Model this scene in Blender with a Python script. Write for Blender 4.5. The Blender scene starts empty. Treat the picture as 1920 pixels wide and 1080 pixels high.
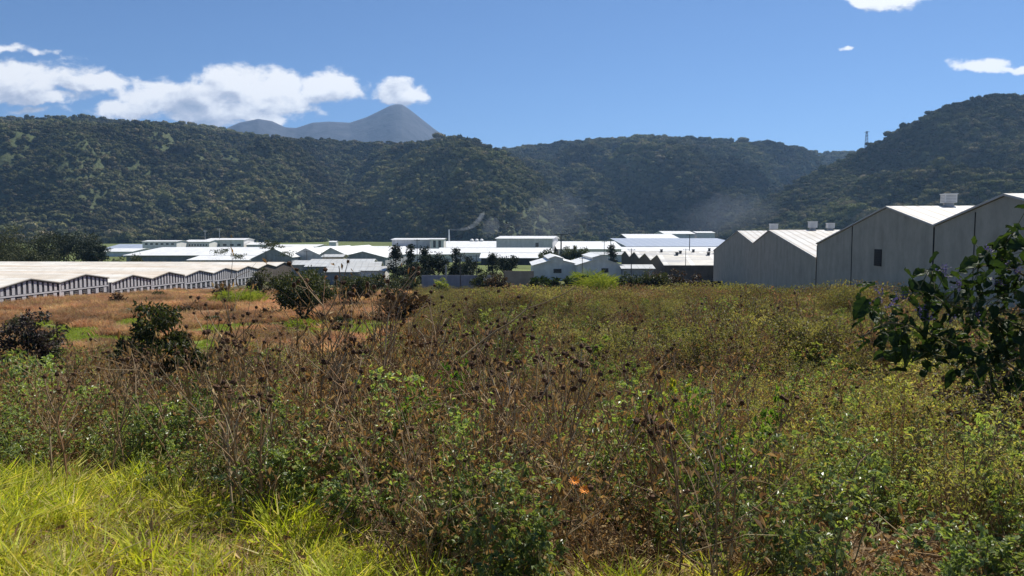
import bpy, bmesh, math, random
import numpy as np
from mathutils import Vector, Matrix

# ------------------------------------------------------------------ camera, light, world
F = 1477.0                       # focal length in photo pixels (photo is 1920 wide)
PITCH = math.atan(100 / F)
CP, SP = math.cos(PITCH), math.sin(PITCH)
scene = bpy.context.scene
COL = scene.collection
cam_d = bpy.data.cameras.new('camera')
cam = bpy.data.objects.new('camera', cam_d); COL.objects.link(cam)
cam_d.sensor_width = 36.0
cam_d.lens = 36.0 * F / 1920.0
cam_d.clip_start = 0.05; cam_d.clip_end = 60000
cam.location = (0, 0, 0)
cam.rotation_euler = (math.pi / 2 - PITCH, 0, 0)
scene.camera = cam

SUN_AZ = math.radians(36)        # to the right of the view direction (+Y)
SUN_EL = math.radians(54)
sd = bpy.data.lights.new('sun', 'SUN'); sun = bpy.data.objects.new('sun', sd); COL.objects.link(sun)
sd.energy = 5.0; sd.angle = math.radians(0.5); sd.color = (1.0, 0.95, 0.86)
sdir = Vector((math.sin(SUN_AZ) * math.cos(SUN_EL), math.cos(SUN_AZ) * math.cos(SUN_EL), math.sin(SUN_EL)))
sun.rotation_euler = sdir.to_track_quat('Z', 'Y').to_euler()

scene.view_settings.view_transform = 'Standard'
scene.view_settings.look = 'None'
scene.view_settings.exposure = 0.55
scene.view_settings.gamma = 1.0

def P(px, py, Y):
    """world point at depth Y seen at photo pixel (px, py)"""
    dx = (px - 960) / F; dy = -(py - 540) / F
    v = (dx, CP + dy * SP, -SP + dy * CP)
    k = Y / v[1]
    return (v[0] * k, Y, v[2] * k)
def TX(px): return (px - 960) / F
def TZ(py, px=960):
    p = P(px, py, 1.0); return p[2]

world = bpy.data.worlds.new("World"); scene.world = world; world.use_nodes = True
class NT:
    def __init__(s, tree): s.t = tree; s.n = tree.nodes; s.l = tree.links
    def add(s, typ, **kw):
        n = s.n.new(typ)
        for k, v in kw.items(): setattr(n, k, v)
        return n
    def link(s, a, b): s.l.new(a, b)
    def val(s, sock, v):
        if hasattr(v, 'is_output'): s.l.new(v, sock)
        else: sock.default_value = v
    def math(s, op, a, b=0.0, c=0.0, clamp=False):
        n = s.add('ShaderNodeMath', operation=op); n.use_clamp = clamp
        s.val(n.inputs[0], a); s.val(n.inputs[1], b)
        if len(n.inputs) > 2: s.val(n.inputs[2], c)
        return n.outputs[0]
    def vmath(s, op, a, b=(0, 0, 0)):
        n = s.add('ShaderNodeVectorMath', operation=op); s.val(n.inputs[0], a); s.val(n.inputs[1], b)
        return n.outputs['Value'] if op in ('LENGTH', 'DOT_PRODUCT') else n.outputs[0]
    def noise(s, vec, scale, detail=4, rough=0.5, dist=0.0, typ=None):
        n = s.add('ShaderNodeTexNoise'); n.inputs['Scale'].default_value = scale
        n.inputs['Detail'].default_value = detail; n.inputs['Roughness'].default_value = rough
        n.inputs['Distortion'].default_value = dist
        if typ: n.noise_type = typ
        if vec is not None: s.link(vec, n.inputs['Vector'])
        return n.outputs[0]
    def ramp(s, fac, stops):
        n = s.add('ShaderNodeValToRGB'); s.link(fac, n.inputs[0])
        e = n.color_ramp.elements
        while len(e) < len(stops): e.new(0.5)
        for i, (p, c) in enumerate(stops):
            e[i].position = p; e[i].color = (c[0], c[1], c[2], 1)
        return n.outputs[0]
    def mix(s, fac, a, b, mode='MIX'):
        n = s.add('ShaderNodeMix', data_type='RGBA', blend_type=mode)
        s.val(n.inputs[0], fac)
        for i, v in ((6, a), (7, b)):
            if hasattr(v, 'is_output'): s.l.new(v, n.inputs[i])
            else: n.inputs[i].default_value = (v[0], v[1], v[2], 1)
        return n.outputs[2]
    def maprange(s, v, a, b, c=0.0, d=1.0, smooth=False):
        n = s.add('ShaderNodeMapRange'); n.clamp = True
        if smooth: n.interpolation_type = 'SMOOTHSTEP'
        s.link(v, n.inputs[0])
        for i, q in enumerate((a, b, c, d)): n.inputs[i + 1].default_value = q
        return n.outputs[0]

def build_world():
    w = NT(world.node_tree); w.n.clear()
    out = w.add('ShaderNodeOutputWorld')
    sky = w.add('ShaderNodeTexSky', sky_type='NISHITA')
    sky.sun_disc = False
    sky.sun_elevation = SUN_EL; sky.sun_rotation = SUN_AZ
    sky.altitude = 2200; sky.air_density = 1.0; sky.dust_density = 0.0; sky.ozone_density = 9.0
    bg = w.add('ShaderNodeBackground'); bg.inputs[1].default_value = 0.070
    w.link(sky.outputs[0], bg.inputs[0])
    # clouds, laid out by direction in the sky north of the valley
    tc = w.add('ShaderNodeTexCoord')
    sep = w.add('ShaderNodeSeparateXYZ'); w.link(tc.outputs['Generated'], sep.inputs[0])
    ysafe = w.math('MAXIMUM', sep.outputs[1], 0.05)
    u = w.math('DIVIDE', sep.outputs[0], ysafe); v = w.math('DIVIDE', sep.outputs[2], ysafe)
    cmb = w.add('ShaderNodeCombineXYZ'); w.link(u, cmb.inputs[0]); w.link(v, cmb.inputs[1])
    p = cmb.outputs[0]
    wn = w.add('ShaderNodeTexNoise'); wn.inputs['Scale'].default_value = 26; wn.inputs['Detail'].default_value = 5
    w.link(p, wn.inputs['Vector'])
    warp = w.vmath('MULTIPLY', w.vmath('SUBTRACT', wn.outputs['Color'], (0.5, 0.5, 0.5)), (0.055, 0.026, 0))
    pw = w.vmath('ADD', p, warp)
    big = [(40, 150, 190, 42, 1.0), (-120, 160, 190, 50, 1.0), (190, 158, 130, 22, .75), (90, 180, 120, 20, .8),
           (450, 160, 95, 50, 1.1), (335, 184, 150, 44, 1.0), (430, 212, 190, 30, 1.0), (520, 190, 90, 40, 1.0),
           (620, 163, 84, 34, .95), (250, 205, 100, 24, .85), (545, 160, 60, 28, .8),
           (748, 174, 46, 27, 1.05), (785, 178, 26, 13, .55),
           (25, 95, 60, 12, .5), (90, 98, 28, 7, .4),
           (1640, 2, 84, 20, .9), (1690, -8, 60, 14, .8), (1822, 121, 70, 15, .72), (1850, 131, 42, 8, .6), (1905, 130, 40, 12, .7),
           (1578, 92, 14, 6, .5), (-380, 130, 200, 60, 1.0), (2300, 150, 180, 40, 1.0), (60, 208, 90, 10, .45)]
    def field(pv):
        f = None
        for (cx, cy, rx, ry, st) in big:
            c = (TX(cx), TZ(cy), 0)
            d = w.vmath('MULTIPLY', w.vmath('SUBTRACT', pv, c), (F / rx, F / ry, 0))
            g = w.math('MULTIPLY', w.math('SUBTRACT', 1.0, w.vmath('LENGTH', d)), st)
            if f is None: f = g
            else:
                n = w.add('ShaderNodeMath', operation='SMOOTH_MAX'); w.link(f, n.inputs[0]); w.link(g, n.inputs[1]); n.inputs[2].default_value = 0.12
                f = n.outputs[0]
        return f
    fld = field(pw)
    sc = w.vmath('MULTIPLY', p, (1.0, 1.7, 1.0))
    n1 = w.noise(sc, 22, 9, 0.60, 0.25)
    off = w.vmath('ADD', sc, (0.004, 0.012, 0.0))
    n2 = w.noise(off, 22, 9, 0.60, 0.25)
    den = w.math('ADD', fld, w.math('MULTIPLY', w.math('SUBTRACT', n1, 0.5), 1.5))
    alpha = w.maprange(den, 0.04, 0.42, smooth=True)
    alpha = w.math('MULTIPLY', alpha, w.math('GREATER_THAN', sep.outputs[1], 0.05))
    emb = w.math('SUBTRACT', n1, n2)                     # lit from above
    grad = w.math('SUBTRACT', fld, field(w.vmath('ADD', pw, (0.004, 0.016, 0))))
    lowp = w.vmath('ADD', sc, (3.1, 0.0, 0.7))
    low = w.noise(lowp, 11, 4, 0.5, 0.3)
    # thick cores are grey below, bright at the rims and tops
    lit = w.math('ADD', w.math('MULTIPLY', emb, 1.7), w.math('MULTIPLY', w.math('SUBTRACT', 0.50, low), 2.6))
    core = w.maprange(den, 0.45, 1.15, 0.0, -0.30)
    core = w.math('ADD', core, w.math('MULTIPLY', grad, 0.75))
    lit = w.math('ADD', w.math('ADD', lit, core), 0.80, clamp=True)
    col = w.ramp(lit, [(0.0, (0.30, 0.36, 0.48)), (0.45, (0.52, 0.56, 0.66)), (0.8, (0.86, 0.88, 0.92)), (1.0, (1.0, 1.0, 1.0))])
    bc = w.add('ShaderNodeBackground'); bc.inputs[1].default_value = 0.74; w.link(col, bc.inputs[0])
    mx = w.add('ShaderNodeMixShader'); w.link(alpha, mx.inputs[0]); w.link(bg.outputs[0], mx.inputs[1]); w.link(bc.outputs[0], mx.inputs[2])
    w.link(mx.outputs[0], out.inputs[0])
build_world()

# ------------------------------------------------------------------ helpers
rng = np.random.default_rng(7)
random.seed(7)

def _hash(ix, iy, seed):
    n = (ix.astype(np.int64) * 374761393 + iy.astype(np.int64) * 668265263 + seed * 1442695040888963) & 0x7fffffff
    n = ((n ^ (n >> 13)) * 1274126177) & 0x7fffffff
    n = (n ^ (n >> 16)) & 0x7fffffff
    return (n % 100003) / 100003.0
def vnoise(x, y, seed=0):
    x = np.asarray(x, float); y = np.asarray(y, float)
    ix = np.floor(x); iy = np.floor(y); fx = x - ix; fy = y - iy
    fx = fx * fx * (3 - 2 * fx); fy = fy * fy * (3 - 2 * fy)
    ix = ix.astype(np.int64); iy = iy.astype(np.int64)
    a = _hash(ix, iy, seed); b = _hash(ix + 1, iy, seed); c = _hash(ix, iy + 1, seed); d = _hash(ix + 1, iy + 1, seed)
    return (a * (1 - fx) + b * fx) * (1 - fy) + (c * (1 - fx) + d * fx) * fy
def fbm(x, y, seed=0, octv=4):
    s = 0; a = 0.5; t = 0
    for i in range(octv):
        s = s + a * vnoise(x * 2 ** i, y * 2 ** i, seed + i * 17); t += a; a *= 0.5
    return s / t                                           # 0..1
def sstep(a, b, x):
    t = np.clip((np.asarray(x, float) - a) / (b - a), 0, 1); return t * t * (3 - 2 * t)

def tag(o, label=None, cat=None, group=None, kind=None):
    if label: o['label'] = label
    if cat: o['category'] = cat
    if group: o['group'] = group
    if kind: o['kind'] = kind
    return o
def empty(name, loc=(0, 0, 0), rz=0.0):
    o = bpy.data.objects.new(name, None); COL.objects.link(o)
    o.location = loc; o.rotation_euler = (0, 0, rz); o.empty_display_size = 0.5
    return o

class MB:
    """collects polygons (any size) with material indices, then links them as one mesh object"""
    def __init__(s): s.V = []; s.nv = 0; s.loops = []; s.counts = []; s.mats = []
    def add(s, verts, faces, m=0):
        verts = np.asarray(verts, np.float32).reshape(-1, 3)
        s.V.append(verts); b = s.nv; s.nv += len(verts)
        if isinstance(faces, np.ndarray):
            s.loops.append((faces + b).ravel()); s.counts.append(np.full(len(faces), faces.shape[1])); s.mats.append(np.full(len(faces), m))
        else:
            for f in faces:
                s.loops.append(np.array(f) + b); s.counts.append([len(f)]); s.mats.append([m])
    def box(s, lo, hi, m=0):
        x0, y0, z0 = lo; x1, y1, z1 = hi
        s.add([(x0, y0, z0), (x1, y0, z0), (x1, y1, z0), (x0, y1, z0), (x0, y0, z1), (x1, y0, z1), (x1, y1, z1), (x0, y1, z1)],
              np.array([(0, 3, 2, 1), (4, 5, 6, 7), (0, 1, 5, 4), (1, 2, 6, 5), (2, 3, 7, 6), (3, 0, 4, 7)]), m)
    def bar(s, a, b, w, h, m=0, up=(0, 0, 1)):
        a = Vector(a); b = Vector(b); d = (b - a).normalized(); u = Vector(up)
        sd_ = d.cross(u)
        if sd_.length < 1e-4: sd_ = d.cross(Vector((1, 0, 0)))
        sd_.normalize(); u = sd_.cross(d)
        q = []
        for p in (a, b):
            for (i, j) in ((-1, -1), (1, -1), (1, 1), (-1, 1)): q.append(p + sd_ * (i * w / 2) + u * (j * h / 2))
        s.add([tuple(v) for v in q], np.array([(0, 1, 2, 3), (7, 6, 5, 4), (0, 4, 5, 1), (1, 5, 6, 2), (2, 6, 7, 3), (3, 7, 4, 0)]), m)
    def prism(s, poly, d, m=0):
        """planar polygon (3-D points) extruded by vector d"""
        n = len(poly); a = [Vector(p) for p in poly]; b = [p + Vector(d) for p in a]
        s.add([tuple(v) for v in a + b], [tuple(range(n))[::-1], tuple(range(n, 2 * n))] + [(i, (i + 1) % n, n + (i + 1) % n, n + i) for i in range(n)], m)
    def tube(s, pts, r0, r1=None, sides=5, m=0, cap=True):
        pts = np.asarray(pts, float); n = len(pts)
        if r1 is None: r1 = r0
        rr = np.linspace(r0, r1, n)
        d = np.gradient(pts, axis=0); d /= np.linalg.norm(d, axis=1)[:, None] + 1e-9
        ref = np.array([0.31, 0.87, 0.1]) if abs(d[0][2]) > 0.5 else np.array([0, 0, 1.0])
        a = np.cross(d, ref); a /= np.linalg.norm(a, axis=1)[:, None] + 1e-9
        b = np.cross(d, a)
        th = np.arange(sides) * 2 * math.pi / sides
        V = pts[:, None, :] + rr[:, None, None] * (np.cos(th)[None, :, None] * a[:, None, :] + np.sin(th)[None, :, None] * b[:, None, :])
        i = np.arange(n - 1)[:, None] * sides; j = np.arange(sides)[None, :]; j2 = (j + 1) % sides
        f = np.stack([i + j, i + j2, i + sides + j2, i + sides + j], -1).reshape(-1, 4)
        s.add(V.reshape(-1, 3), f, m)
    def leaves(s, base, d, nrm, L, W, m=0, fold=0.25, droop=0.0):
        """each leaf: two triangles folded on the midrib, m may be an array"""
        base = np.asarray(base, float); d = np.asarray(d, float); nrm = np.asarray(nrm, float)
        N = len(base); L = np.broadcast_to(L, N)[:, None]; W = np.broadcast_to(W, N)[:, None]
        d = d / (np.linalg.norm(d, axis=1)[:, None] + 1e-9)
        sv = np.cross(d, nrm); sv /= np.linalg.norm(sv, axis=1)[:, None] + 1e-9
        up = np.cross(sv, d)
        mid = base + d * L * 0.45
        l = mid + sv * W * 0.5 + up * W * fold; r = mid - sv * W * 0.5 + up * W * fold
        tip = base + d * L - np.array([0, 0, 1.0]) * L * droop
        V = np.stack([base, r, tip, l], 1).reshape(-1, 3)
        b = np.arange(N)[:, None] * 4
        f = np.concatenate([b + np.array([[0, 1, 2]]), b + np.array([[0, 2, 3]])], 0)
        mm = np.broadcast_to(m, N)
        s.V.append(V.astype(np.float32)); s.loops.append((f + s.nv).ravel()); s.nv += len(V)
        s.counts.append(np.full(2 * N, 3)); s.mats.append(np.concatenate([mm, mm]))
    def mesh(s, name, mats, smooth=False):
        me = bpy.data.meshes.new(name)
        V = np.concatenate(s.V).astype(np.float32); L = np.concatenate(s.loops).astype(np.int32); c = np.concatenate(s.counts).astype(np.int32)
        me.vertices.add(len(V)); me.vertices.foreach_set('co', V.ravel())
        me.loops.add(len(L)); me.loops.foreach_set('vertex_index', L)
        me.polygons.add(len(c)); st = np.concatenate([[0], np.cumsum(c)[:-1]]).astype(np.int32)
        me.polygons.foreach_set('loop_start', st)
        if not isinstance(mats, (list, tuple)): mats = [mats]
        for mt in mats: me.materials.append(mt)
        me.polygons.foreach_set('material_index', np.concatenate(s.mats).astype(np.int32))
        me.polygons.foreach_set('use_smooth', np.full(len(c), smooth))
        me.update(calc_edges=True); me.validate()
        return me
    def build(s, name, mats, parent=None, smooth=False, loc=None):
        o = bpy.data.objects.new(name, s.mesh(name, mats, smooth)); COL.objects.link(o)
        if parent: o.parent = parent
        if loc is not None: o.location = loc
        return o

def copy_tree(o, parent=None):
    c = o.copy(); COL.objects.link(c)
    if parent: c.parent = parent
    for ch in [q for q in bpy.data.objects if q.parent == o and q is not c]: copy_tree(ch, c)
    return c

# ------------------------------------------------------------------ materials
def new_mat(name):
    m = bpy.data.materials.new(name); m.use_nodes = True
    t = NT(m.node_tree); t.n.clear()
    out = t.add('ShaderNodeOutputMaterial')
    return m, t, out
def principled(t, out, col, rough=0.8, spec=0.3, bump=None, metallic=0.0):
    b = t.add('ShaderNodeBsdfPrincipled')
    if hasattr(col, 'is_output'): t.link(col, b.inputs['Base Color'])
    else: b.inputs['Base Color'].default_value = (*col, 1)
    if hasattr(rough, 'is_output'): t.link(rough, b.inputs['Roughness'])
    else: b.inputs['Roughness'].default_value = rough
    b.inputs['Specular IOR Level'].default_value = spec
    b.inputs['Metallic'].default_value = metallic
    if bump is not None:
        bn = t.add('ShaderNodeBump'); bn.inputs['Strength'].default_value = bump[1]; bn.inputs['Distance'].default_value = bump[2]
        t.link(bump[0], bn.inputs['Height']); t.link(bn.outputs[0], b.inputs['Normal'])
    t.link(b.outputs[0], out.inputs[0])
    return b
def plain(name, col, rough=0.8, var=0.25, scale=1.5, spec=0.3):
    m, t, out = new_mat(name)
    tc = t.add('ShaderNodeTexCoord')
    n = t.noise(tc.outputs['Object'], scale, 6, 0.6)
    lo = tuple(c * (1 - var) for c in col); hi = tuple(min(1, c * (1 + var)) for c in col)
    principled(t, out, t.ramp(n, [(0.3, lo), (0.7, hi)]), rough, spec)
    return m
def foliage(name, cols, trans=0.4, rough=0.55, spec=0.25, tcol=None, pos_scale=0.0, isl=0.75, plo=0.6, phi=1.45):
    """leaf: colour varies from plant to plant and over each plant; part of the light comes through"""
    m, t, out = new_mat(name)
    oi = t.add('ShaderNodeObjectInfo'); tc = t.add('ShaderNodeTexCoord')
    ge = t.add('ShaderNodeNewGeometry')
    r = t.math('FRACT', t.math('ADD', t.math('MULTIPLY', oi.outputs['Random'], 1.0), t.math('MULTIPLY', ge.outputs['Random Per Island'], isl)))
    st = [((i + 0.5) / len(cols), c) for i, c in enumerate(cols)]
    col = t.ramp(r, st)
    if pos_scale:
        n = t.noise(ge.outputs['Position'], pos_scale, 4, 0.55)
        k = t.maprange(n, 0.35, 0.65, plo, phi)
        col = t.mix(1.0, col, k, 'MULTIPLY')
    b = t.add('ShaderNodeBsdfPrincipled'); t.link(col, b.inputs['Base Color']); b.inputs['Roughness'].default_value = rough
    b.inputs['Specular IOR Level'].default_value = spec
    tr = t.add('ShaderNodeBsdfTranslucent')
    tcl = t.mix(1.0, col, tcol or (1.3, 1.35, 0.6), 'MULTIPLY'); t.link(tcl, tr.inputs[0])
    mx = t.add('ShaderNodeMixShader'); mx.inputs[0].default_value = trans
    t.link(b.outputs[0], mx.inputs[1]); t.link(tr.outputs[0], mx.inputs[2]); t.link(mx.outputs[0], out.inputs[0])
    return m

def scatter(name, protos, pts, rots, scls, pids, label, cat):
    """one 'stuff' object: prototypes (mesh data only) instanced on the given points"""
    me = bpy.data.meshes.new(name)
    pts = np.asarray(pts, np.float32)
    me.vertices.add(len(pts)); me.vertices.foreach_set('co', pts.ravel())
    for nm, typ, arr, key in (('rot', 'FLOAT_VECTOR', rots, 'vector'), ('scl', 'FLOAT_VECTOR', scls, 'vector'), ('pid', 'INT', pids, 'value')):
        at = me.attributes.new(nm, typ, 'POINT'); at.data.foreach_set(key, np.asarray(arr, np.int32 if typ == 'INT' else np.float32).ravel())
    o = bpy.data.objects.new(name, me); COL.objects.link(o)
    g = bpy.data.node_groups.new(name + '_nodes', 'GeometryNodeTree')
    g.interface.new_socket('Geometry', in_out='INPUT', socket_type='NodeSocketGeometry')
    g.interface.new_socket('Geometry', in_out='OUTPUT', socket_type='NodeSocketGeometry')
    N = g.nodes; Lk = g.links
    gi = N.new('NodeGroupInput'); go = N.new('NodeGroupOutput')
    iop = N.new('GeometryNodeInstanceOnPoints')
    jn = N.new('GeometryNodeJoinGeometry')
    for i, pm in reversed(list(enumerate(protos))):     # a multi-input socket lists its links last first
        po = bpy.data.objects.new(name + '_source', pm)
        oi = N.new('GeometryNodeObjectInfo'); oi.inputs['Object'].default_value = po
        oi.inputs['As Instance'].default_value = True
        Lk.new(oi.outputs['Geometry'], jn.inputs[0])
    Lk.new(gi.outputs[0], iop.inputs['Points']); Lk.new(jn.outputs[0], iop.inputs['Instance'])
    iop.inputs['Pick Instance'].default_value = True
    def attr(nm, typ):
        a = N.new('GeometryNodeInputNamedAttribute'); a.data_type = typ; a.inputs[0].default_value = nm; return a.outputs[0]
    Lk.new(attr('pid', 'INT'), iop.inputs['Instance Index'])
    e2r = N.new('FunctionNodeEulerToRotation'); Lk.new(attr('rot', 'FLOAT_VECTOR'), e2r.inputs[0]); Lk.new(e2r.outputs[0], iop.inputs['Rotation'])
    Lk.new(attr('scl', 'FLOAT_VECTOR'), iop.inputs['Scale'])
    Lk.new(iop.outputs[0], go.inputs[0])
    md = o.modifiers.new('scatter', 'NODES'); md.node_group = g
    tag(o, label, cat, kind='stuff')
    return o

# ------------------------------------------------------------------ ground shape
_ry = [-100, 0, 4, 5.5, 8, 12, 16, 32, 60, 94, 140, 190, 300, 1e5]
_rz = [-1.7, -1.7, -2.0, -2.25, -2.95, -3.5, -3.85, -4.95, -6.05, -8.7, -12.3, -14.1, -15, -15]
_ly = [-100, 0, 4, 5.5, 8, 12, 16, 25, 40, 60, 80, 140, 176, 208, 240, 300, 1e5]
_lz = [-1.7, -1.7, -1.95, -2.1, -2.6, -3.55, -4.3, -5.5, -7.8, -10.5, -11.7, -12.0, -13.4, -14.4, -15, -15, -15]
def ground(x, y):
    x = np.asarray(x, float); y = np.asarray(y, float)
    t = x / np.maximum(y, 1.0)
    w = sstep(-0.17, -0.02, t)
    z = np.interp(y, _ry, _rz) * w + np.interp(y, _ly, _lz) * (1 - w)
    near = np.exp(-(np.maximum(y, 0) / 70.0) ** 2)
    z = z + (fbm(x / 3.0, y / 3.0, 3) - 0.5) * 0.35 * sstep(2, 10, y) * near
    z = z + (fbm(x / 17.0, y / 17.0, 5) - 0.5) * 0.8 * sstep(12, 30, y) * (1 - sstep(60, 120, y))
    return z
# field zones on the valley floor: 0 weeds, 1 russet dry grass, 2 short bright green
def zone_w(x, y):
    """weights (weed, russet, green)"""
    t = x / np.maximum(y, 1.0)
    n = fbm(x / 14.0, y / 9.0, 31); n2 = fbm(x / 6.0, y / 4.0, 77)
    left = 1 - sstep(-0.16, -0.09, t + (n2 - 0.5) * 0.06)
    fl = sstep(62, 72, y + (n - .5) * 10) * left
    green = fl * (1 - sstep(102, 112, y + (n - 0.5) * 50)) * sstep(.44, .54, n2 + .10)
    russ = fl * (1 - green) * (1 - sstep(165, 200, y))
    band = sstep(118, 126, y) * (1 - sstep(150, 165, y)) * sstep(0.0, 0.05, t + (n - .5) * .1) * (1 - sstep(0.14, 0.17, t))
    russ = np.maximum(russ, band * 0.9)
    return 1 - np.maximum(green, russ), russ, green

def build_ground():
    a_in = np.linspace(-50, 50, 281); a_out = np.concatenate([np.linspace(-180, -53, 24), a_in, np.linspace(53, 180, 24)])
    r = np.concatenate([[0.02, .5, 1, 1.5], np.geomspace(2, 12000, 330)])
    A, R = np.meshgrid(np.radians(a_out), r, indexing='ij')
    X = np.sin(A) * R; Y = np.cos(A) * R
    Z = ground(X, Y)
    na, nr = X.shape
    V = np.stack([X, Y, Z], -1).reshape(-1, 3)
    i = np.arange(na - 1)[:, None] * nr; j = np.arange(nr - 1)[None, :]
    f = np.stack([i + j, i + j + 1, i + nr + j + 1, i + nr + j], -1).reshape(-1, 4)
    mb = MB(); mb.add(V, f[:, ::-1].copy())
    x = V[:, 0]; y = V[:, 1]
    w, ru, gr = zone_w(x, y)
    n = fbm(x / 1.3, y / 1.3, 9)[:, None]; nb = fbm(x / 60, y / 25, 12)[:, None]
    soil = np.array([0.075, 0.055, 0.032]) * (0.6 + 0.8 * n)
    c = soil * w[:, None] + (np.array([0.38, 0.23, 0.145]) * (1 - nb) * 1.3 + np.array([0.30, 0.24, 0.10]) * nb * .8) * (0.7 + 0.6 * n) * ru[:, None] + np.array([0.15, 0.19, 0.035]) * (0.6 + 0.8 * n) * gr[:, None]
    far = sstep(200, 260, y)[:, None]
    farc = np.array([0.10, 0.13, 0.045]) * (0.5 + nb) + np.array([0.03, 0.015, 0.0]) * n
    c = c * (1 - far) + farc * far
    me = mb.mesh('ground', ground_mat(), True)
    at = me.color_attributes.new('tint', 'FLOAT_COLOR', 'POINT')
    at.data.foreach_set('color', np.concatenate([c, np.ones((len(c), 1))], 1).astype(np.float32).ravel())
    o = bpy.data.objects.new('ground', me); COL.objects.link(o); tag(o, kind='structure')
    return o
def ground_mat():
    m, t, out = new_mat('ground_soil')
    a = t.add('ShaderNodeAttribute', attribute_name='tint')
    ge = t.add('ShaderNodeNewGeometry')
    n = t.noise(ge.outputs['Position'], 2.2, 8, 0.7)
    n2 = t.noise(ge.outputs['Position'], 0.12, 5, 0.6)
    k = t.math('MULTIPLY', t.maprange(n, 0.3, 0.7, 0.6, 1.35), t.maprange(n2, 0.35, 0.65, 0.75, 1.25))
    principled(t, out, t.mix(1.0, a.outputs[0], k, 'MULTIPLY'), 0.95, 0.1, (n, 0.6, 0.15))
    return m
build_ground()

# ------------------------------------------------------------------ hills and volcano
class Hill:
    """slope between a foot line and a ridge line; x, y from bearing px and depth"""
    def __init__(s, name, pxs, ridge, Zb, Zr, prof, amp, seed, gully=90.0, treeh=8.0, zfoot=-16.0):
        s.name = name; s.pxs = pxs; s.ridge = ridge; s.Zb = Zb; s.Zr = Zr; s.prof = prof; s.amp = amp; s.seed = seed; s.g = gully; s.th = treeh; s.zf = zfoot
    def at(s, px, q):
        px = np.asarray(px, float); q = np.asarray(q, float)
        zb = np.interp(px, *s.Zb); zr = np.interp(px, *s.Zr)
        ry = np.interp(px, *s.ridge)
        Y = zb + (zr - zb) * q
        X = (px - 960) / F * Y
        tz = np.array([-SP * 1.0]) * 0 + ((-SP - (ry - 540) / F * CP) / (CP - (ry - 540) / F * SP))
        H = tz * zr - s.th
        f = np.interp(q, *s.prof)
        z = s.zf + (H - s.zf) * f
        env = np.clip(np.sin(np.clip(q, 0, 1) * math.pi), 0, 1) ** 0.7
        k = np.clip((H - s.zf) / 200, 0, 1)
        g = np.abs(fbm(X / s.g / 2.2 + Y * .0004, Y / s.g / 6.0, s.seed, 3) - 0.5) * 2      # gullies that run down the slope
        r2 = fbm(X / s.g, Y / s.g, s.seed + 5, 4) - 0.5
        big = fbm(X / 430 + 3.7, Y / 800, s.seed + 9, 2) - 0.5
        z = z + env * k * s.amp * ((g - 0.22) * 1.8 + r2 * 1.1 + big * 2.4)
        lim = tz * Y - s.th * 1.3 - (1 - np.clip(q, 0, 1)) * 22          # nothing below the crest may rise over it
        z = np.where(q < 1, np.minimum(z, np.maximum(lim, s.zf)), np.minimum(z, tz * Y - s.th))
        return X, Y, z
    def build(s, mat, npx=360, nq=90):
        px = np.linspace(s.pxs[0], s.pxs[1], npx); q = np.linspace(-0.03, 1.8, nq)
        PX, Q = np.meshgrid(px, q, indexing='ij')
        X, Y, Z = s.at(PX, Q)
        V = np.stack([X, Y, Z], -1).reshape(-1, 3)
        i = np.arange(npx - 1)[:, None] * nq; j = np.arange(nq - 1)[None, :]
        f = np.stack([i + j, i + nq + j, i + nq + j + 1, i + j + 1], -1).reshape(-1, 4)
        mb = MB(); mb.add(V, f)
        o = mb.build(s.name, mat, smooth=True); tag(o, kind='structure')
        return o

P1 = ([-0.05, 0, 0.1, 0.22, 0.42, 0.7, 1.0, 1.25, 1.8], [0, 0, 0.14, 0.36, 0.64, 0.84, 1.0, 0.93, 0.5])
P2 = ([-0.05, 0, 0.15, 0.4, 0.7, 1.0, 1.2, 1.8], [0, 0, 0.12, 0.42, 0.78, 1.0, 0.95, 0.4])
P3 = ([-0.05, 0, 0.2, 0.5, 0.8, 1.0, 1.2, 1.8], [0, 0.0, 0.2, 0.55, 0.84, 1.0, 0.9, 0.2])
hillA = Hill('hills', (-900, 1125),
    ([-900, -300, 0, 100, 200, 300, 360, 420, 500, 600, 700, 800, 850, 900, 950, 1000, 1040, 1080, 1125], [215, 212, 222, 220, 227, 229, 236, 244, 256, 263, 267, 264, 261, 272, 291, 322, 358, 405, 455]),
    ([-900, 0, 250, 480, 560, 640, 720, 820, 880, 1000, 1060, 1125], [1350, 1350, 1330, 1400, 1500, 1750, 1640, 1480, 1380, 1400, 1450, 1500]),
    ([-900, 0, 600, 800, 900, 1000, 1125], [2700, 2700, 2600, 2350, 2050, 1800, 1560]), P1, 150, 11, 150)
hillB = Hill('hills', (800, 1780),
    ([800, 900, 950, 1000, 1050, 1130, 1200, 1300, 1400, 1450, 1500, 1530, 1560, 1600, 1780], [330, 300, 287, 277, 268, 263, 260, 266, 276, 277, 281, 294, 288, 286, 280]),
    ([800, 1780], [1950, 1850]), ([800, 1500, 1540, 1780], [3100, 2900, 3600, 3600]), P2, 165, 23, 170)
hillC = Hill('hills', (1300, 2900),
    ([1300, 1350, 1400, 1450, 1500, 1550, 1600, 1650, 1700, 1750, 1800, 1850, 1920, 2100, 2900], [455, 430, 398, 365, 335, 310, 284, 262, 236, 208, 190, 184, 186, 195, 230]),
    ([1300, 1400, 1600, 1920, 2900], [1500, 1450, 1250, 1050, 950]), ([1300, 1400, 1600, 1920, 2900], [1600, 1680, 1700, 1650, 1650]), P3, 110, 41, 130)
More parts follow.
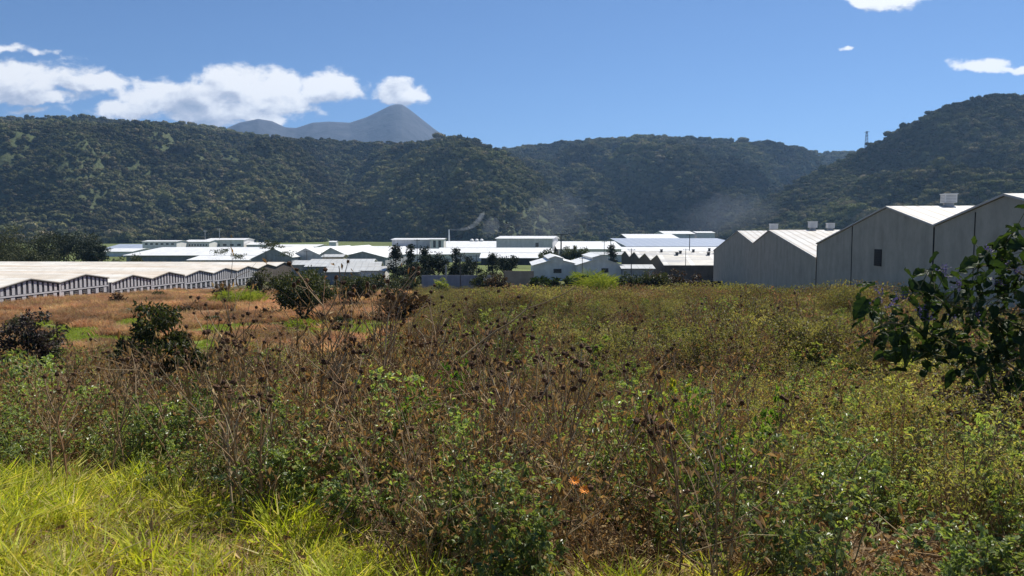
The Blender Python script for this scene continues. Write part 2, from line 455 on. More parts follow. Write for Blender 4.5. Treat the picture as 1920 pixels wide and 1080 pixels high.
volc = Hill('hills', (300, 1150),
    ([300, 430, 455, 490, 515, 540, 560, 590, 620, 660, 690, 715, 735, 745, 756, 770, 790, 815, 845, 880, 930, 1150], [262, 240, 229, 222, 226, 238, 239, 229, 227, 229, 219, 207, 197, 194.5, 195, 204, 220, 240, 262, 285, 310, 350]),
    ([300, 1150], [5600, 5600]), ([300, 1150], [7400, 7400]), P3, 20, 61, 260, 0.0)
def hill_mat():
    m, t, out = new_mat('hillside')
    ge = t.add('ShaderNodeNewGeometry')
    n = t.noise(ge.outputs['Position'], 0.011, 6, 0.6); n2 = t.noise(ge.outputs['Position'], 0.13, 6, 0.7)
    c = t.ramp(n, [(0.3, (0.05, 0.065, 0.025)), (0.5, (0.07, 0.085, 0.038)), (0.62, (0.10, 0.112, 0.052)), (0.75, (0.14, 0.13, 0.075))])
    c = t.mix(1.0, c, t.maprange(n2, 0.3, 0.7, 0.4, 1.5), 'MULTIPLY')
    principled(t, out, c, 0.95, 0.1, (n2, 1.0, 3.0)); return m
def volc_mat():
    m, t, out = new_mat('haze_tinted_volcano_rock')
    ge = t.add('ShaderNodeNewGeometry')
    n = t.noise(ge.outputs['Position'], 0.006, 6, 0.65)
    principled(t, out, t.ramp(n, [(0.35, (0.045, 0.05, 0.06)), (0.65, (0.075, 0.08, 0.095))]), 0.95, 0.1, (n, 1.0, 20.0)); return m  # blue-grey cast of distance haze is mixed into the rock colour
HM = hill_mat(); hillA.build(HM, 420, 110); hillB.build(HM); hillC.build(HM); volc.build(volc_mat(), 300, 60)

FOREST = foliage('forest_leaves', [(0.062, 0.070, 0.032), (0.088, 0.094, 0.040), (0.13, 0.128, 0.056), (0.070, 0.078, 0.036), (0.145, 0.13, 0.068), (0.10, 0.104, 0.044), (0.165, 0.135, 0.085), (0.080, 0.086, 0.040)], pos_scale=0.0038, trans=0.08, isl=0.15, plo=0.5, phi=1.9, spec=0.0, rough=1.0)
def ico(sub):
    bm = bmesh.new(); bmesh.ops.create_icosphere(bm, subdivisions=sub, radius=1.0)
    v = np.array([q.co[:] for q in bm.verts]); f = np.array([[q.index for q in p.verts] for p in bm.faces]); bm.free(); return v, f
ICO1, ICO2 = ico(1), ico(2)
def canopy_proto(seed, flat=0.75):
    """a far crown, about 1 m in radius: heaped leaf masses with ragged edges over a short trunk"""
    r = np.random.default_rng(seed); mb = MB()
    nb = r.integers(5, 9)
    for k in range(nb):
        c = np.array([r.normal(0, .42), r.normal(0, .42), r.uniform(.3, 1.2) * flat + .1]); rad = r.uniform(.26, .5)
        V, Fc = ICO2
        nz = 1 + r.normal(0, .12, (len(V), 1))
        mb.add(c + V * nz * rad * np.array([1, 1, .72]), Fc)
        n = 44
        d = r.normal(size=(n, 3)); d[:, 2] = np.abs(d[:, 2]); d /= np.linalg.norm(d, axis=1)[:, None]
        base = c + d * rad * .95 * np.array([1, 1, .72])
        mb.leaves(base, np.cross(d, r.normal(size=(n, 3))) + d * .5, d, r.uniform(.14, .28, n), r.uniform(.10, .18, n), 0, .1)
    mb.tube([(0, 0, -0.6), (0, 0, .4)], .07, .05, 4)
    return mb.mesh('crown_source', FOREST)
cprotos = [canopy_proto(100 + i, f) for i, f in enumerate((.75, .9, .7, 1.1, .8, .85, .65, 1.0))]
def forest(h, n, seed, q0, q1, p0, p1, rs, label, thin=None):
    r = np.random.default_rng(seed)
    px = r.uniform(p0, p1, n * 3); q = r.uniform(q0, q1, n * 3)
    X, Y, Z = h.at(px, q)
    zb = np.interp(px, *h.Zb); zr = np.interp(px, *h.Zr)
    w = Y * (zr - zb); keep = r.uniform(0, w.max(), len(w)) < w
    cl = fbm(X / 160, Y / 160, seed + 3)
    keep &= (cl < 0.62) | (r.uniform(size=len(cl)) < 0.45)
    X, Y, Z, cl = X[keep][:n], Y[keep][:n], Z[keep][:n], cl[keep][:n]
    m = len(X)
    s = (rs[0] + (rs[1] - rs[0]) * r.uniform(size=m) ** 1.6) * (1 + .45 * (r.uniform(size=m) < .12)) * (0.35 + 1.15 * fbm(X / 240, Y / 240, seed + 9))
    scl = np.stack([s, s, s * r.uniform(.8, 1.25, m)], 1)
    rot = np.stack([np.zeros(m), np.zeros(m), r.uniform(0, 6.28, m)], 1)
    scatter('forest', cprotos, np.stack([X, Y, Z - .1 * s], 1), rot, scl, r.integers(0, len(cprotos), m), label, 'forest')
    return m
forest(hillA, 36000, 1, 0.0, 1.12, -250, 1120, (5, 11.5), 'dark woodland covering the long left hill below the volcano')
forest(hillB, 26000, 2, 0.0, 1.08, 900, 1640, (6, 14), 'hazy woodland covering the middle hill beyond the gap')
forest(hillC, 24000, 3, 0.0, 1.12, 1320, 2250, (4.5, 10), 'dark woodland covering the steep hill on the right')
# ------------------------------------------------------------------ building materials
def wall_mat(name, col, streak=0.25, rough=0.85):
    """painted or rendered wall with dirt running down it"""
    m, t, out = new_mat(name)
    tc = t.add('ShaderNodeTexCoord')
    st = t.vmath('MULTIPLY', tc.outputs['Object'], (0.8, 0.8, 0.13))
    n = t.noise(st, 0.9, 5, 0.55); n2 = t.noise(tc.outputs['Object'], 0.5, 6, 0.7)
    k = t.math('MULTIPLY', t.maprange(n, 0.25, 0.75, 1 - streak, 1 + streak * .5), t.maprange(n2, 0.3, 0.7, 1 - streak * 1.3, 1 + streak * .6))
    principled(t, out, t.mix(1.0, col, k, 'MULTIPLY'), rough, 0.2, (n2, 0.3, 0.02)); return m
def roof_mat(name, col, line, pitch=0.9, axis=0, stain=None, stain_amt=0.0, rough=0.45, lw=0.22):
    """ribbed sheet roofing: ribs at regular pitch along the ridge, patches of grime"""
    m, t, out = new_mat(name)
    tc = t.add('ShaderNodeTexCoord'); sp = t.add('ShaderNodeSeparateXYZ'); t.link(tc.outputs['Object'], sp.inputs[0])
    f = t.math('FRACT', t.math('DIVIDE', sp.outputs[axis], pitch))
    ln = t.math('LESS_THAN', f, lw)
    n = t.noise(tc.outputs['Object'], 0.35, 6, 0.7)
    strv = t.vmath('MULTIPLY', tc.outputs['Object'], (0.06, 0.35, 0.35) if axis == 0 else (0.35, 0.06, 0.35))
    n2 = t.noise(strv, 1.0, 5, 0.6)
    c = t.mix(t.math('MULTIPLY', ln, 0.8), col, line)
    if stain: c = t.mix(t.math('MULTIPLY', t.maprange(n2, 0.42, 0.6), stain_amt), c, stain)
    c = t.mix(1.0, c, t.maprange(n, 0.3, 0.7, 0.82, 1.08), 'MULTIPLY')
    principled(t, out, c, rough, 0.35); return m

M = {}
M['concrete'] = wall_mat('grey_concrete', (0.48, 0.435, 0.34), 0.17)
M['joint'] = plain('dark_joint', (0.025, 0.025, 0.025), 0.9)
M['louvre'] = plain('black_louvre', (0.02, 0.02, 0.022), 0.6)
M['white'] = plain('white_paint', (0.72, 0.72, 0.71), 0.6, 0.08)
M['wroof'] = roof_mat('ribbed_white_roof', (0.55, 0.54, 0.505), (0.27, 0.235, 0.19), 1.15, 0, (0.42, 0.35, 0.27), 0.45, lw=0.26)
M['groof'] = roof_mat('greenhouse_film_roof', (0.72, 0.69, 0.62), (0.55, 0.48, 0.40), 4.0, 0, (0.52, 0.42, 0.30), 0.6, 0.5, 0.05)
M['groof2'] = roof_mat('stained_film_roof', (0.60, 0.50, 0.38), (0.45, 0.38, 0.28), 4.0, 0, (0.74, 0.68, 0.6), 0.7, 0.5, 0.05)
M['panel'] = plain('pale_panel', (0.46, 0.45, 0.46), 0.7, 0.1)
M['netting'] = plain('dark_netting', (0.045, 0.045, 0.055), 0.9)
M['darkwin'] = plain('dark_window', (0.03, 0.035, 0.04), 0.25, 0.1, spec=0.5)
M['shedroof'] = roof_mat('white_sheet_roof', (0.78, 0.78, 0.76), (0.62, 0.62, 0.62), 3.0, 1, (0.6, 0.58, 0.55), 0.4, 0.4, 0.12)
M['shedroofx'] = roof_mat('white_sheet_roof_lengthwise', (0.78, 0.78, 0.76), (0.62, 0.62, 0.62), 5.0, 0, (0.6, 0.58, 0.55), 0.4, 0.4, 0.10)
M['greyroof'] = roof_mat('grey_sheet_roof', (0.50, 0.51, 0.50), (0.36, 0.37, 0.37), 2.0, 0, (0.36, 0.34, 0.3), 0.5, 0.45, 0.15)
M['blueroof'] = roof_mat('blue_grey_film_roof', (0.30, 0.34, 0.42), (0.5, 0.52, 0.56), 9.0, 0, (0.38, 0.42, 0.48), 0.5, 0.4, 0.10)
M['palewall'] = wall_mat('pale_blue_wall', (0.56, 0.56, 0.57), 0.15)
M['greywall'] = wall_mat('grey_wall', (0.32, 0.33, 0.35), 0.2)
M['whitewall'] = wall_mat('white_wall', (0.74, 0.72, 0.69), 0.12)
M['darkwall'] = wall_mat('dark_wall', (0.07, 0.07, 0.075), 0.3)
M['brownwall'] = wall_mat('brown_wall', (0.12, 0.10, 0.085), 0.3)
M['tanwall'] = wall_mat('tan_sheet', (0.42, 0.35, 0.24), 0.2)
M['creamroof'] = roof_mat('cream_sheet_roof', (0.50, 0.47, 0.41), (0.75, 0.72, 0.66), 8.0, 0, (0.30, 0.30, 0.31), 0.9, 0.5, 0.16)
M['pole'] = plain('grey_pole', (0.10, 0.095, 0.09), 0.8)
M['palepole'] = plain('pale_concrete_pole', (0.42, 0.41, 0.39), 0.8)
M['steel'] = plain('galvanised_steel', (0.35, 0.36, 0.37), 0.5)

def gable_block(name, label, cat, group, loc, rz, prof, base, length, wallm, roofms, endwall=True, over=0.35, thick=0.14, skip=()):
    """prof: [(s, z)] along local +y (the gabled front stands in the local plane x = 0, ridges run along +x)"""
    root = empty(name, loc, rz); tag(root, label, cat, group)
    w = MB(); s0, s1 = prof[0][0], prof[-1][0]
    poly = [(0, s, z) for s, z in prof] + [(0, s1, base), (0, s0, base)]
    w.prism(poly, (0.3, 0, 0)); w.build('front_wall', wallm, root)
    w = MB(); w.box((0.303, s0, base), (length, s0 + 0.3, prof[0][1] - .003)); w.box((0.303, s1 - 0.3, base), (length, s1, prof[-1][1] - .003))
    w.prism([(length + .003, s, z) for s, z in prof] + [(length + .003, s1, base), (length + .003, s0, base)], (0.3, 0, 0)); w.build('side_wall', wallm, root)
    for i in range(len(prof) - 1):
        (a, za), (b, zb) = prof[i], prof[i + 1]
        r = MB(); g = 0.012 * (i % 2) + .02
        a2, b2, za2, zb2 = a, b, za, zb
        if i == 0: k = (zb - za) / (b - a); a2 = a - over; za2 = za - k * over
        if i == len(prof) - 2: k = (zb - za) / (b - a); b2 = b + over; zb2 = zb + k * over
        r.prism([(-over, a2, za2 + g), (-over, b2, zb2 + g), (-over, b2, zb2 + g + thick), (-over, a2, za2 + g + thick)], (length + .6 + over, 0, 0))
        r.build('roof', roofms[i % len(roofms)], root)
    return root

# ------------------------------------------------------------------ the grey warehouses on the right
WA, WB = 24.0, 0.13
KU = math.hypot(1, WB); RZ = -math.atan(WB)
def wz(Z, z0=0): return (WA + WB * Z, Z, 0)
def sv(Z, Z0): return (Z - Z0) * KU
Z0 = 38.3
wh = gable_block('warehouse', 'tall grey concrete warehouse with one dark window high in its wall, nearest on the right', 'warehouse', None,
    wz(Z0), RZ, [(sv(38.3, Z0), .6), (sv(48.7, Z0), 2.37), (sv(59.3, Z0), .6), (sv(69.8, Z0), 2.36), (sv(93.5, Z0), -1.15)], -11, 55, M['concrete'], [M['wroof']], over=0.12)
for zz, wd, top in ((59.3, .16, .55), (79.7, .10, .85), (93.42, .09, -1.3), (52.6, .04, 1.5)):
    s = sv(zz, Z0); j = MB(); j.box((-0.05, s - wd / 2, -10.9), (-0.002, s + wd / 2, top)); j.build('wall_joint', M['joint'], wh)
wn = MB(); s = sv(71.7, Z0)
wn.box((-.06, s - .95, -2.85), (-.003, s + .95, -1.32))
wo = wn.build('window', M['louvre'], wh)
lv = MB()
for i in range(9): lv.bar((-.09, s - .9, -2.75 + i * .165), (-.09, s + .9, -2.75 + i * .165), .05, .03)
lv.build('slat', M['joint'], wo)
# dark verge trim along the gable
def verge(root, prof, Zo, w=.16):
    v = MB()
    for (a, za), (b, zb) in zip(prof[:-1], prof[1:]):
        v.prism([(-.2, a, za - .16), (-.2, b, zb - .16), (-.2, b, zb + .0), (-.2, a, za + .0)], (.06, 0, 0))
    v.build('verge_trim', M['concrete'], root)
Z1 = 93.9
wf = gable_block('warehouse', 'lower twin-gabled grey concrete warehouse standing farther back at the left end of the row', 'warehouse', None,
    wz(Z1), RZ, [(0, -2.82), (sv(122.4, Z1), .58), (sv(136.3, Z1), -1.57), (sv(153.8, Z1), .62), (sv(190.6, Z1), -3.87)], -16, 60, M['concrete'], [M['wroof']], over=0.12)
def vent(root, s, x, zr, w, h, label):
    v = empty('roof_vent', (0, 0, 0)); 
    p = root.matrix_basis @ Vector((x, s, zr)); v.location = p; v.rotation_euler = root.rotation_euler
    tag(v, label, 'roof vent', 'white box vents on the warehouse ridges')
    b = MB(); b.box((-w * .33, -w * .33, -.25), (w * .33, w * .33, h * .28)); b.build('base', M['steel'], v)
    b = MB(); b.box((-w / 2, -w / 2, h * .283), (w / 2, w / 2, h))
    b.prism([(-w * .56, -w * .56, h + .003), (w * .56, -w * .56, h + .003), (w * .56, w * .56, h + .003), (-w * .56, w * .56, h + .003)], (0, 0, .06)); b.build('hood', M['white'], v)
    b = MB()
    for i in range(5):
        zc = h * (.36 + i * .13); b.box((-w / 2 - .02, -w * .42, zc), (-w / 2 - .003, w * .42, zc + .04)); b.box((-w * .42, -w / 2 - .02, zc), (w * .42, -w / 2 - .003, zc + .04))
    b.build('slat', M['steel'], v)
bpy.context.view_layer.update()
vent(wh, sv(69.8, Z0), 5.1, 2.5, 1.0, 1.0, 'largest white box vent, alone on the ridge of the nearest warehouse')
vent(wf, sv(153.8, Z1), 6.7, .75, 1.4, 1.3, 'small white box vent behind the left peak of the far warehouse')
vent(wf, sv(122.4, Z1), 6.4, .72, 1.15, 1.25, 'white box vent standing in the middle of the far warehouse ridge')
vent(wf, sv(122.4, Z1), 9.0, .72, 1.05, 1.0, 'rightmost small white vent on the far warehouse ridge, close to the tall warehouse')

# ------------------------------------------------------------------ the long multi-span greenhouse on the left
def span_front(root, s0, s1, zp, zv, base, kind):
    """one gabled span: dark netting wall carried by gable_block, pale panels, rails and windows on it"""
    n = 11; mid = base + (zv - base) * .52; W = s1 - s0; sc = (s0 + s1) / 2
    p = MB()
    def ztop(s): return zp - (zp - zv) * abs(s - sc) / (W / 2) - .28
    for i in range(n):
        a = s0 + .35 + i * (W - .7) / n; wdt = (W - .7) / n * .52; a += (W - .7) / n * .24
        p.prism([(.001 - .10, a, mid + .22), (.001 - .10, a + wdt, mid + .22), (.001 - .10, a + wdt, ztop(a + wdt)), (.001 - .10, a, ztop(a))], (.095, 0, 0))
    p.build('upper_panel', M['panel'], root)
    for i in range(6):
        a = s0 + .35 + i * (W - .7) / 5.5; wdt = (W - .7) / 5.5 * .36; p = MB()
        p.box((-.10, a, base + .45), (-.005, a + wdt, mid - .18)); p.build('lower_panel', M['panel'], root)
    for i in range(5):
        a = s0 + .35 + (i + .50) * (W - .7) / 5.5; wdt = (W - .7) / 5.5 * .42
        q = MB(); hh = (mid - base)
        q.box((-.09, a, base + .5 + hh * .28), (-.005, a + wdt, mid - .3)); fr = q.build('window', M['darkwin'], root)
        q = MB(); zl = base + .5 + hh * .28
        q.box((-.12, a, zl - .05), (-.092, a + wdt, zl - .003)); q.box((-.12, a, zl + .25), (-.092, a + wdt, zl + .28)); q.build('sill', M['panel'], fr)
    p = MB()
    p.box((-.16, s0, mid - .10), (-.102, s1, mid + .16)); p.box((-.16, s0, base - 1), (-.102, s1, base + .25)); p.build('rail', M['panel'], root)
    p = MB(); p.box((-.26, s0 - .22, base - 1), (-.17, s0 + .22, zv + .02)); p.build('post', M['panel'], root)
    p = MB()
    for sg in (-1, 1): p.bar((-.3, sc, zp - .06), (-.3, sc + sg * W / 2, zv - .06), .1, .16)
    p.build('verge_trim', M['pole'], root)
GB = 0.05; GRZ = -math.atan(GB); gk = math.hypot(1, GB)
GH = 90.0
def greenhouse(zs, zp, zv, bases, label, brown=0):
    Zs = zs[0]; root = empty('greenhouse', (-GH + GB * Zs, Zs, 0), GRZ); tag(root, label, 'greenhouse')
    L = 150
    # local frame: +x to the right (front faces +x); build mirrored: ridges run along -x
    for i in range(len(zs) - 1):
        a = (zs[i] - Zs) * gk; b = (zs[i + 1] - Zs) * gk; c = (a + b) / 2
        pr, vl, bs = zp[i], zv[i], bases[i]
        w = MB(); w.prism([(0, a, bs - 1), (0, b, bs - 1), (0, b, vl), (0, c, pr), (0, a, vl)], (-.25, 0, 0)); w.build('front_wall', M['netting'] if i < len(zs) - 1 - brown else M['brownwall'], root)
        for k, (p, q, zp1, zq1) in enumerate(((a, c, vl, pr), (c, b, pr, vl))):
            r = MB(); r.prism([(.35, p, zp1 + .02), (.35, q, zq1 + .02), (.35, q, zq1 + .14), (.35, p, zp1 + .14)], (-L, 0, 0))
            r.build('roof', M['groof2'] if (i % 3 == 1 and k == 0) else M['groof'], root)
        if i < len(zs) - 1 - brown: front_root = root; span_front_m(root, a, b, pr, vl, bs)
    w = MB(); w.box((-L, 0.02, bases[0] - 1), (-.26, .25, zv[0])); w.box((-L, (zs[-1] - Zs) * gk - .25, bases[-1] - 1), (-.26, (zs[-1] - Zs) * gk - .02, zv[-1]))
    w.build('side_wall', M['panel'], root)
    return root
def span_front_m(root, a, b, pr, vl, bs):
    """span_front laid on the +x side"""
    before = set(bpy.data.objects)
    span_front(root, a, b, pr, vl, bs, 0)
    for o in set(bpy.data.objects) - before:
        if o.type == 'MESH':
            me = o.data; n = len(me.vertices); co = np.empty(n * 3, np.float32); me.vertices.foreach_get('co', co); co = co.reshape(-1, 3); co[:, 0] *= -1
            me.vertices.foreach_set('co', co.ravel()); me.flip_normals()
greenhouse([95.3, 111.4, 127.5, 143.6, 159.6], [-7.5, -7.55, -7.6, -7.65], [-8.75] * 4, [-12.0] * 4, 'nearest cream-roofed greenhouse with striped gable fronts at the left edge')
zs = [160.6 + 16.03 * i for i in range(8)]
greenhouse(zs, [-8.65, -8.75, -9.1, -9.2, -9.3, -9.3, -9.3], [-9.85, -9.9, -10.2, -10.3, -10.4, -10.4, -10.4], [-13.0, -13.6, -14.1, -14.6, -15, -15.2, -15.2],
           'longer lower cream-roofed greenhouse with a row of striped gables running toward the valley', brown=2)

# ------------------------------------------------------------------ sheds of the valley floor
def zat(py, Y): return P(960, py, Y)[2]
def xat(px, Y): return TX(px) * Y / (CP - 0 * SP) * 1.0 if False else P(px, 460, Y)[0]
def windows(root, x0, x1, y, z0, z1, n, m='darkwin', w=.5):
    for i in range(n):
        c = x0 + (x1 - x0) * (i + .5) / n; h = (x1 - x0) / n * w / 2
        q = MB(); q.box((c - h, y - .08, z0), (c + h, y - .01, z1)); f = q.build('window', M[m], root)
def shed_x(label, p0, p1, Y, D, eave, ridge, wall='palewall', roof='shedroof', base=-16, cat='shed', rz=0, name='shed', win=None, door=None, group=None):
    """ridge parallel to the picture; eave / ridge given as rows seen at their own depth"""
    x0, x1 = xat(p0, Y), xat(p1, Y); ze = zat(eave, Y); zr = max(zat(ridge, Y + D / 2), ze + .3); c = (x0 + x1) / 2
    root = empty(name, (c, Y, 0), math.radians(rz)); tag(root, label, cat, group); x0 -= c; x1 -= c
    w = MB(); w.prism([(x0, 0, base), (x0, D, base), (x0, D, ze), (x0, D / 2, zr), (x0, 0, ze)], (x1 - x0, 0, 0)); w.build('wall', M[wall], root)
    o = D * .012 + .4
    for (a, b, za, zb) in ((-o, D / 2, ze - (zr - ze) / (D / 2) * o, zr), (D + o, D / 2, ze - (zr - ze) / (D / 2) * o, zr)):
        r = MB(); r.prism([(x0 - o, a, za + .03), (x0 - o, b, zb + .03), (x0 - o, b, zb + .2), (x0 - o, a, za + .2)], (x1 - x0 + 2 * o, 0, 0)); r.build('roof', M[roof], root)
    if win: windows(root, x0 + 1, x1 - 1, 0, zat(win[0], Y), zat(win[1], Y), win[2])
    if door:
        q = MB(); a, b = xat(door[0], Y) - c, xat(door[1], Y) - c; q.box((a, -.1, zat(door[3], Y)), (b, -.01, zat(door[2], Y))); q.build('door', M['darkwin'], root)
    return root
def shed_y(label, edges, peaks, Y, L, wall='palewall', roof='shedroofx', base=-16, cat='shed', rz=0, name='shed', doors=(), monitor=None, group=None):
    """gables facing the camera: edges [(px, py)] of the valleys/eaves, peaks [(px, py)]"""
    pr = []
    for i, e in enumerate(edges):
        pr.append((xat(e[0], Y), zat(e[1], Y)))
        if i < len(peaks): pr.append((xat(peaks[i][0], Y), zat(peaks[i][1], Y)))
    c = (pr[0][0] + pr[-1][0]) / 2; pr = [(a - c, z) for a, z in pr]
    root = empty(name, (c, Y, 0), math.radians(rz)); tag(root, label, cat, group)
    w = MB(); w.prism([(a, 0, z) for a, z in pr] + [(pr[-1][0], 0, base), (pr[0][0], 0, base)], (0, L, 0)); w.build('wall', M[wall], root)
    for i in range(len(pr) - 1):
        (a, za), (b, zb) = pr[i], pr[i + 1]
        if i == 0: k = (zb - za) / (b - a); a -= .5; za -= .5 * k
        if i == len(pr) - 2: k = (zb - za) / (b - a); b += .5; zb += .5 * k
        g = .03 + .01 * (i % 2)
        r = MB(); r.prism([(a, -.5, za + g), (b, -.5, zb + g), (b, -.5, zb + g + .16), (a, -.5, za + g + .16)], (0, L + 1, 0)); r.build('roof', M[roof], root)
    for d in doors:
        q = MB(); q.box((xat(d[0], Y) - c, -.1, zat(d[3], Y)), (xat(d[1], Y) - c, -.01, zat(d[2], Y))); q.build('door', M['darkwin'], root)
    if monitor:
        for (p0, p1, pk, ze, zp) in monitor:
            a, b, k = xat(p0, Y) - c, xat(p1, Y) - c, xat(pk, Y) - c; z0, z1 = zat(ze, Y), zat(zp, Y)
            q = MB(); q.prism([(a, -.2, z0 - 1.2), (b, -.2, z0 - 1.2), (b, -.2, z0), (k, -.2, z1), (a, -.2, z0)], (0, L, 0)); mo = q.build('roof_monitor', M[wall], root)
            for (u0, u1, v0, v1) in ((a - .5, k, z0 - .15, z1), (k, b + .5, z1, z0 - .15)):
                q = MB(); q.prism([(u0, -.7, v0 + .05), (u1, -.7, v1 + .05), (u1, -.7, v1 + .2), (u0, -.7, v0 + .2)], (0, L + 1, 0)); q.build('roof', M[roof], mo)
    return root

shed_x('long bright white shed roof behind the dark round bushes left of the acacia', 236, 505, 400, 90, 479, 464, 'greywall')
shed_x('short white shed roof below the bare acacia tree', 352, 470, 350, 30, 488, 480, 'greywall')
shed_x('low blue-grey shed at the foot of the dark hill, beside the left trees', 196, 290, 720, 60, 466, 458, 'palewall', 'blueroof')
shed_x('pale shed wall just right of the big left trees', 190, 246, 540, 40, 472, 466, 'whitewall')
shed_x('white two-storey building with a row of small windows on the left of the valley', 267, 331, 600, 20, 453, 451, 'whitewall', win=(459, 456, 6), cat='building', name='white_building')
shed_x('white building with a low rounded roof next to the antenna masts', 345, 392, 620, 24, 453.5, 450, 'whitewall', win=(461, 458, 8), cat='building', name='white_building')
shed_x('larger white building with a long window band under the antenna masts', 386, 457, 640, 26, 450, 447, 'whitewall', win=(461, 457.5, 5), cat='building', name='white_building')
shed_x('small pale shed to the right of the building with the window band', 462, 498, 640, 26, 459, 455, 'palewall')
shed_x('thin white roof strip at the far edge of the green field', 505, 590, 700, 60, 463, 458.5, 'whitewall')
shed_x('tiny white hut alone in the far green field', 617, 630, 900, 12, 454, 452, 'whitewall', name='hut', cat='hut')
shed_y('grey-green gabled shed behind the umbrella-shaped tree', [(470, 486), (546, 482)], [(512, 466)], 322, 60, 'greywall')
shed_y('pair of pale blue gables with white roofs in the middle of the valley', [(545, 480), (599, 478), (646, 477)], [(573, 466), (620, 465)], 335, 90)
shed_x('small open shed with a dark roof in front of the twin pale gables', 604, 641, 300, 10, 482, 477.5, 'tanwall', 'greyroof')
shed_y('wide grey gable with a low white roof right of the twin gables', [(640, 482), (722, 483)], [(680, 472)], 335, 70, 'greywall')
shed_x('long white roof behind the wide grey gable', 690, 850, 430, 60, 477, 467, 'whitewall')
shed_x('very long white roof strip below the far green field', 590, 760, 520, 60, 467, 462, 'whitewall')
shed_x('grey corrugated roof behind the end of the striped greenhouse', 545, 610, 285, 22, 497, 489, 'greywall', 'greyroof', rz=4)
shed_x('largest grey corrugated roof above the bush tree', 575, 692, 262, 30, 500, 486.5, 'greywall', 'greyroof', rz=5)
shed_x('grey corrugated roof nearest above the dried stalks', 612, 706, 236, 24, 510, 492, 'greywall', 'greyroof', rz=5)
shed_x('small white-walled hut with a pyramid-like grey roof left of the dark conifers', 676, 719, 222, 10, 508, 500, 'whitewall', 'greyroof', name='hut', cat='hut')
shed_x('blue-white warehouse box behind the dark conifers', 735, 806, 560, 40, 449.5, 447, 'palewall', name='white_warehouse', cat='warehouse')
shed_x('narrow white block with two tall grey windows beside the blue-white box', 807, 832, 545, 20, 449, 447, 'whitewall', win=(464, 451, 2), cat='building', name='white_building')
r_ = shed_x('wide white low factory roof with three round vents beside the chimney', 834, 936, 650, 60, 464, 452.5, 'whitewall', name='factory', cat='factory')
for px in (885, 894, 903):
    bb = MB(); 
    c = Vector((xat(px, 680) - r_.location.x, 30, zat(450.5, 680)))
    th = np.linspace(0, math.pi / 2, 5)
    bb.tube([tuple(c + Vector((0, 0, -1.5))), tuple(c)], 1.4, 1.4, 10)
    bb.tube([tuple(c + Vector((0, 0, h_))) for h_ in (0, .6, 1.0, 1.25)], 1.9, .3, 10)
    bb.build('round_vent', M['white'], r_)
shed_x('tall white factory hall with a bright flat roof in the middle of the valley', 930, 1036, 520, 45, 447.5, 443, 'palewall', name='factory_hall', cat='factory', rz=-8, door=(1004, 1010, 455, 463))
shed_x('long white roof in front of the tall factory hall', 820, 1035, 440, 50, 474, 465, 'whitewall')
shed_x('white roof over a dark open wall right of the conifers', 902, 1030, 390, 40, 484, 475, 'darkwall')
shed_x('cream white roof between the factory hall and the slender tree', 1048, 1165, 520, 90, 467, 453, 'whitewall')
shed_x('pale low wall below the cream white roof', 1100, 1172, 430, 20, 478, 473, 'palewall', 'greyroof')
shed_x('bright white greenhouse roof on the far right terrace', 1178, 1272, 1120, 120, 447, 439, 'darkwall')
shed_x('highest small white greenhouse roof on the far right terrace', 1246, 1302, 1300, 90, 438.5, 433.5, 'palewall')
shed_x('thin white roof strip right of the highest greenhouse', 1306, 1340, 1320, 50, 436.5, 434, 'palewall')
shed_x('broad blue-grey greenhouse roof behind the sawtooth roofs', 1180, 1400, 800, 260, 462, 447, 'palewall', 'blueroof', name='greenhouse', cat='greenhouse')
shed_x('long white roof strip just above the sawtooth roofs', 1130, 1400, 560, 70, 471.5, 463.5, 'palewall')
# sawtooth row, fronts facing left
SZ = [240, 262, 286, 310, 334]
pr = [(0, -9.3), (11, -6.5), (22.5, -8.6), (34, -6.55), (46, -8.7), (58, -6.6), (70, -8.8), (82, -6.7), (94, -8.9)]
st = gable_block('sawtooth_shed', 'row of brown sawtooth gables with cream roofs right of the slender tree', 'shed', None, (46.2, 238.5, 0), 0, pr, -16, 62, M['brownwall'], [M['creamroof']], over=.3)
for i, (x, s) in enumerate(((6, 11), (16, 11), (27, 11), (12, 34), (24, 34), (36, 34), (10, 58), (22, 58), (34, 82))):
    b = MB(); b.box((x - .4, s - .4, -6.6), (x + .4, s + .4, -5.6)); b.prism([(x - .6, s - .6, -5.597), (x + .6, s - .6, -5.597), (x + .6, s + .6, -5.597), (x - .6, s + .6, -5.597)], (0, 0, .12)); b.build('ridge_vent', M['pole'], st)
shed_y('white farm shed with a raised ridge and dark door, left of the pair', [(1000, 498), (1089, 497)], [(1043, 486)], 250, 34, 'whitewall', doors=[(1038, 1053, 504, 512)], monitor=[(1030, 1056, 1041, 485, 481)], name='farm_shed')
shed_y('white farm shed with a raised ridge and a sloping lean-to, right of the pair', [(1083, 497), (1168, 498)], [(1126, 484)], 242, 34, 'whitewall', doors=[(1128, 1141, 503, 511)], monitor=[(1112, 1140, 1125, 483, 479.5)], name='farm_shed')
shed_x('low lean-to roof at the right end of the white farm sheds', 1168, 1226, 238, 10, 504, 497, 'greywall', 'greyroof', name='lean_to')
w_ = MB(); w_.box((xat(944, 200), 200, -16), (xat(1001, 200), 200.3, zat(508, 200)))
o = w_.build('tan_wall', M['tanwall']); tag(o, 'tan sheet wall left of the white farm sheds', 'wall')
w_ = MB(); x = xat(815, 205)
w_.box((xat(790, 205), 205, -16), (xat(920, 205), 205.25, zat(516, 205)))
o = w_.build('boundary_wall', M['greywall']); tag(o, 'low grey boundary wall at the foot of the dark conifers', 'wall')
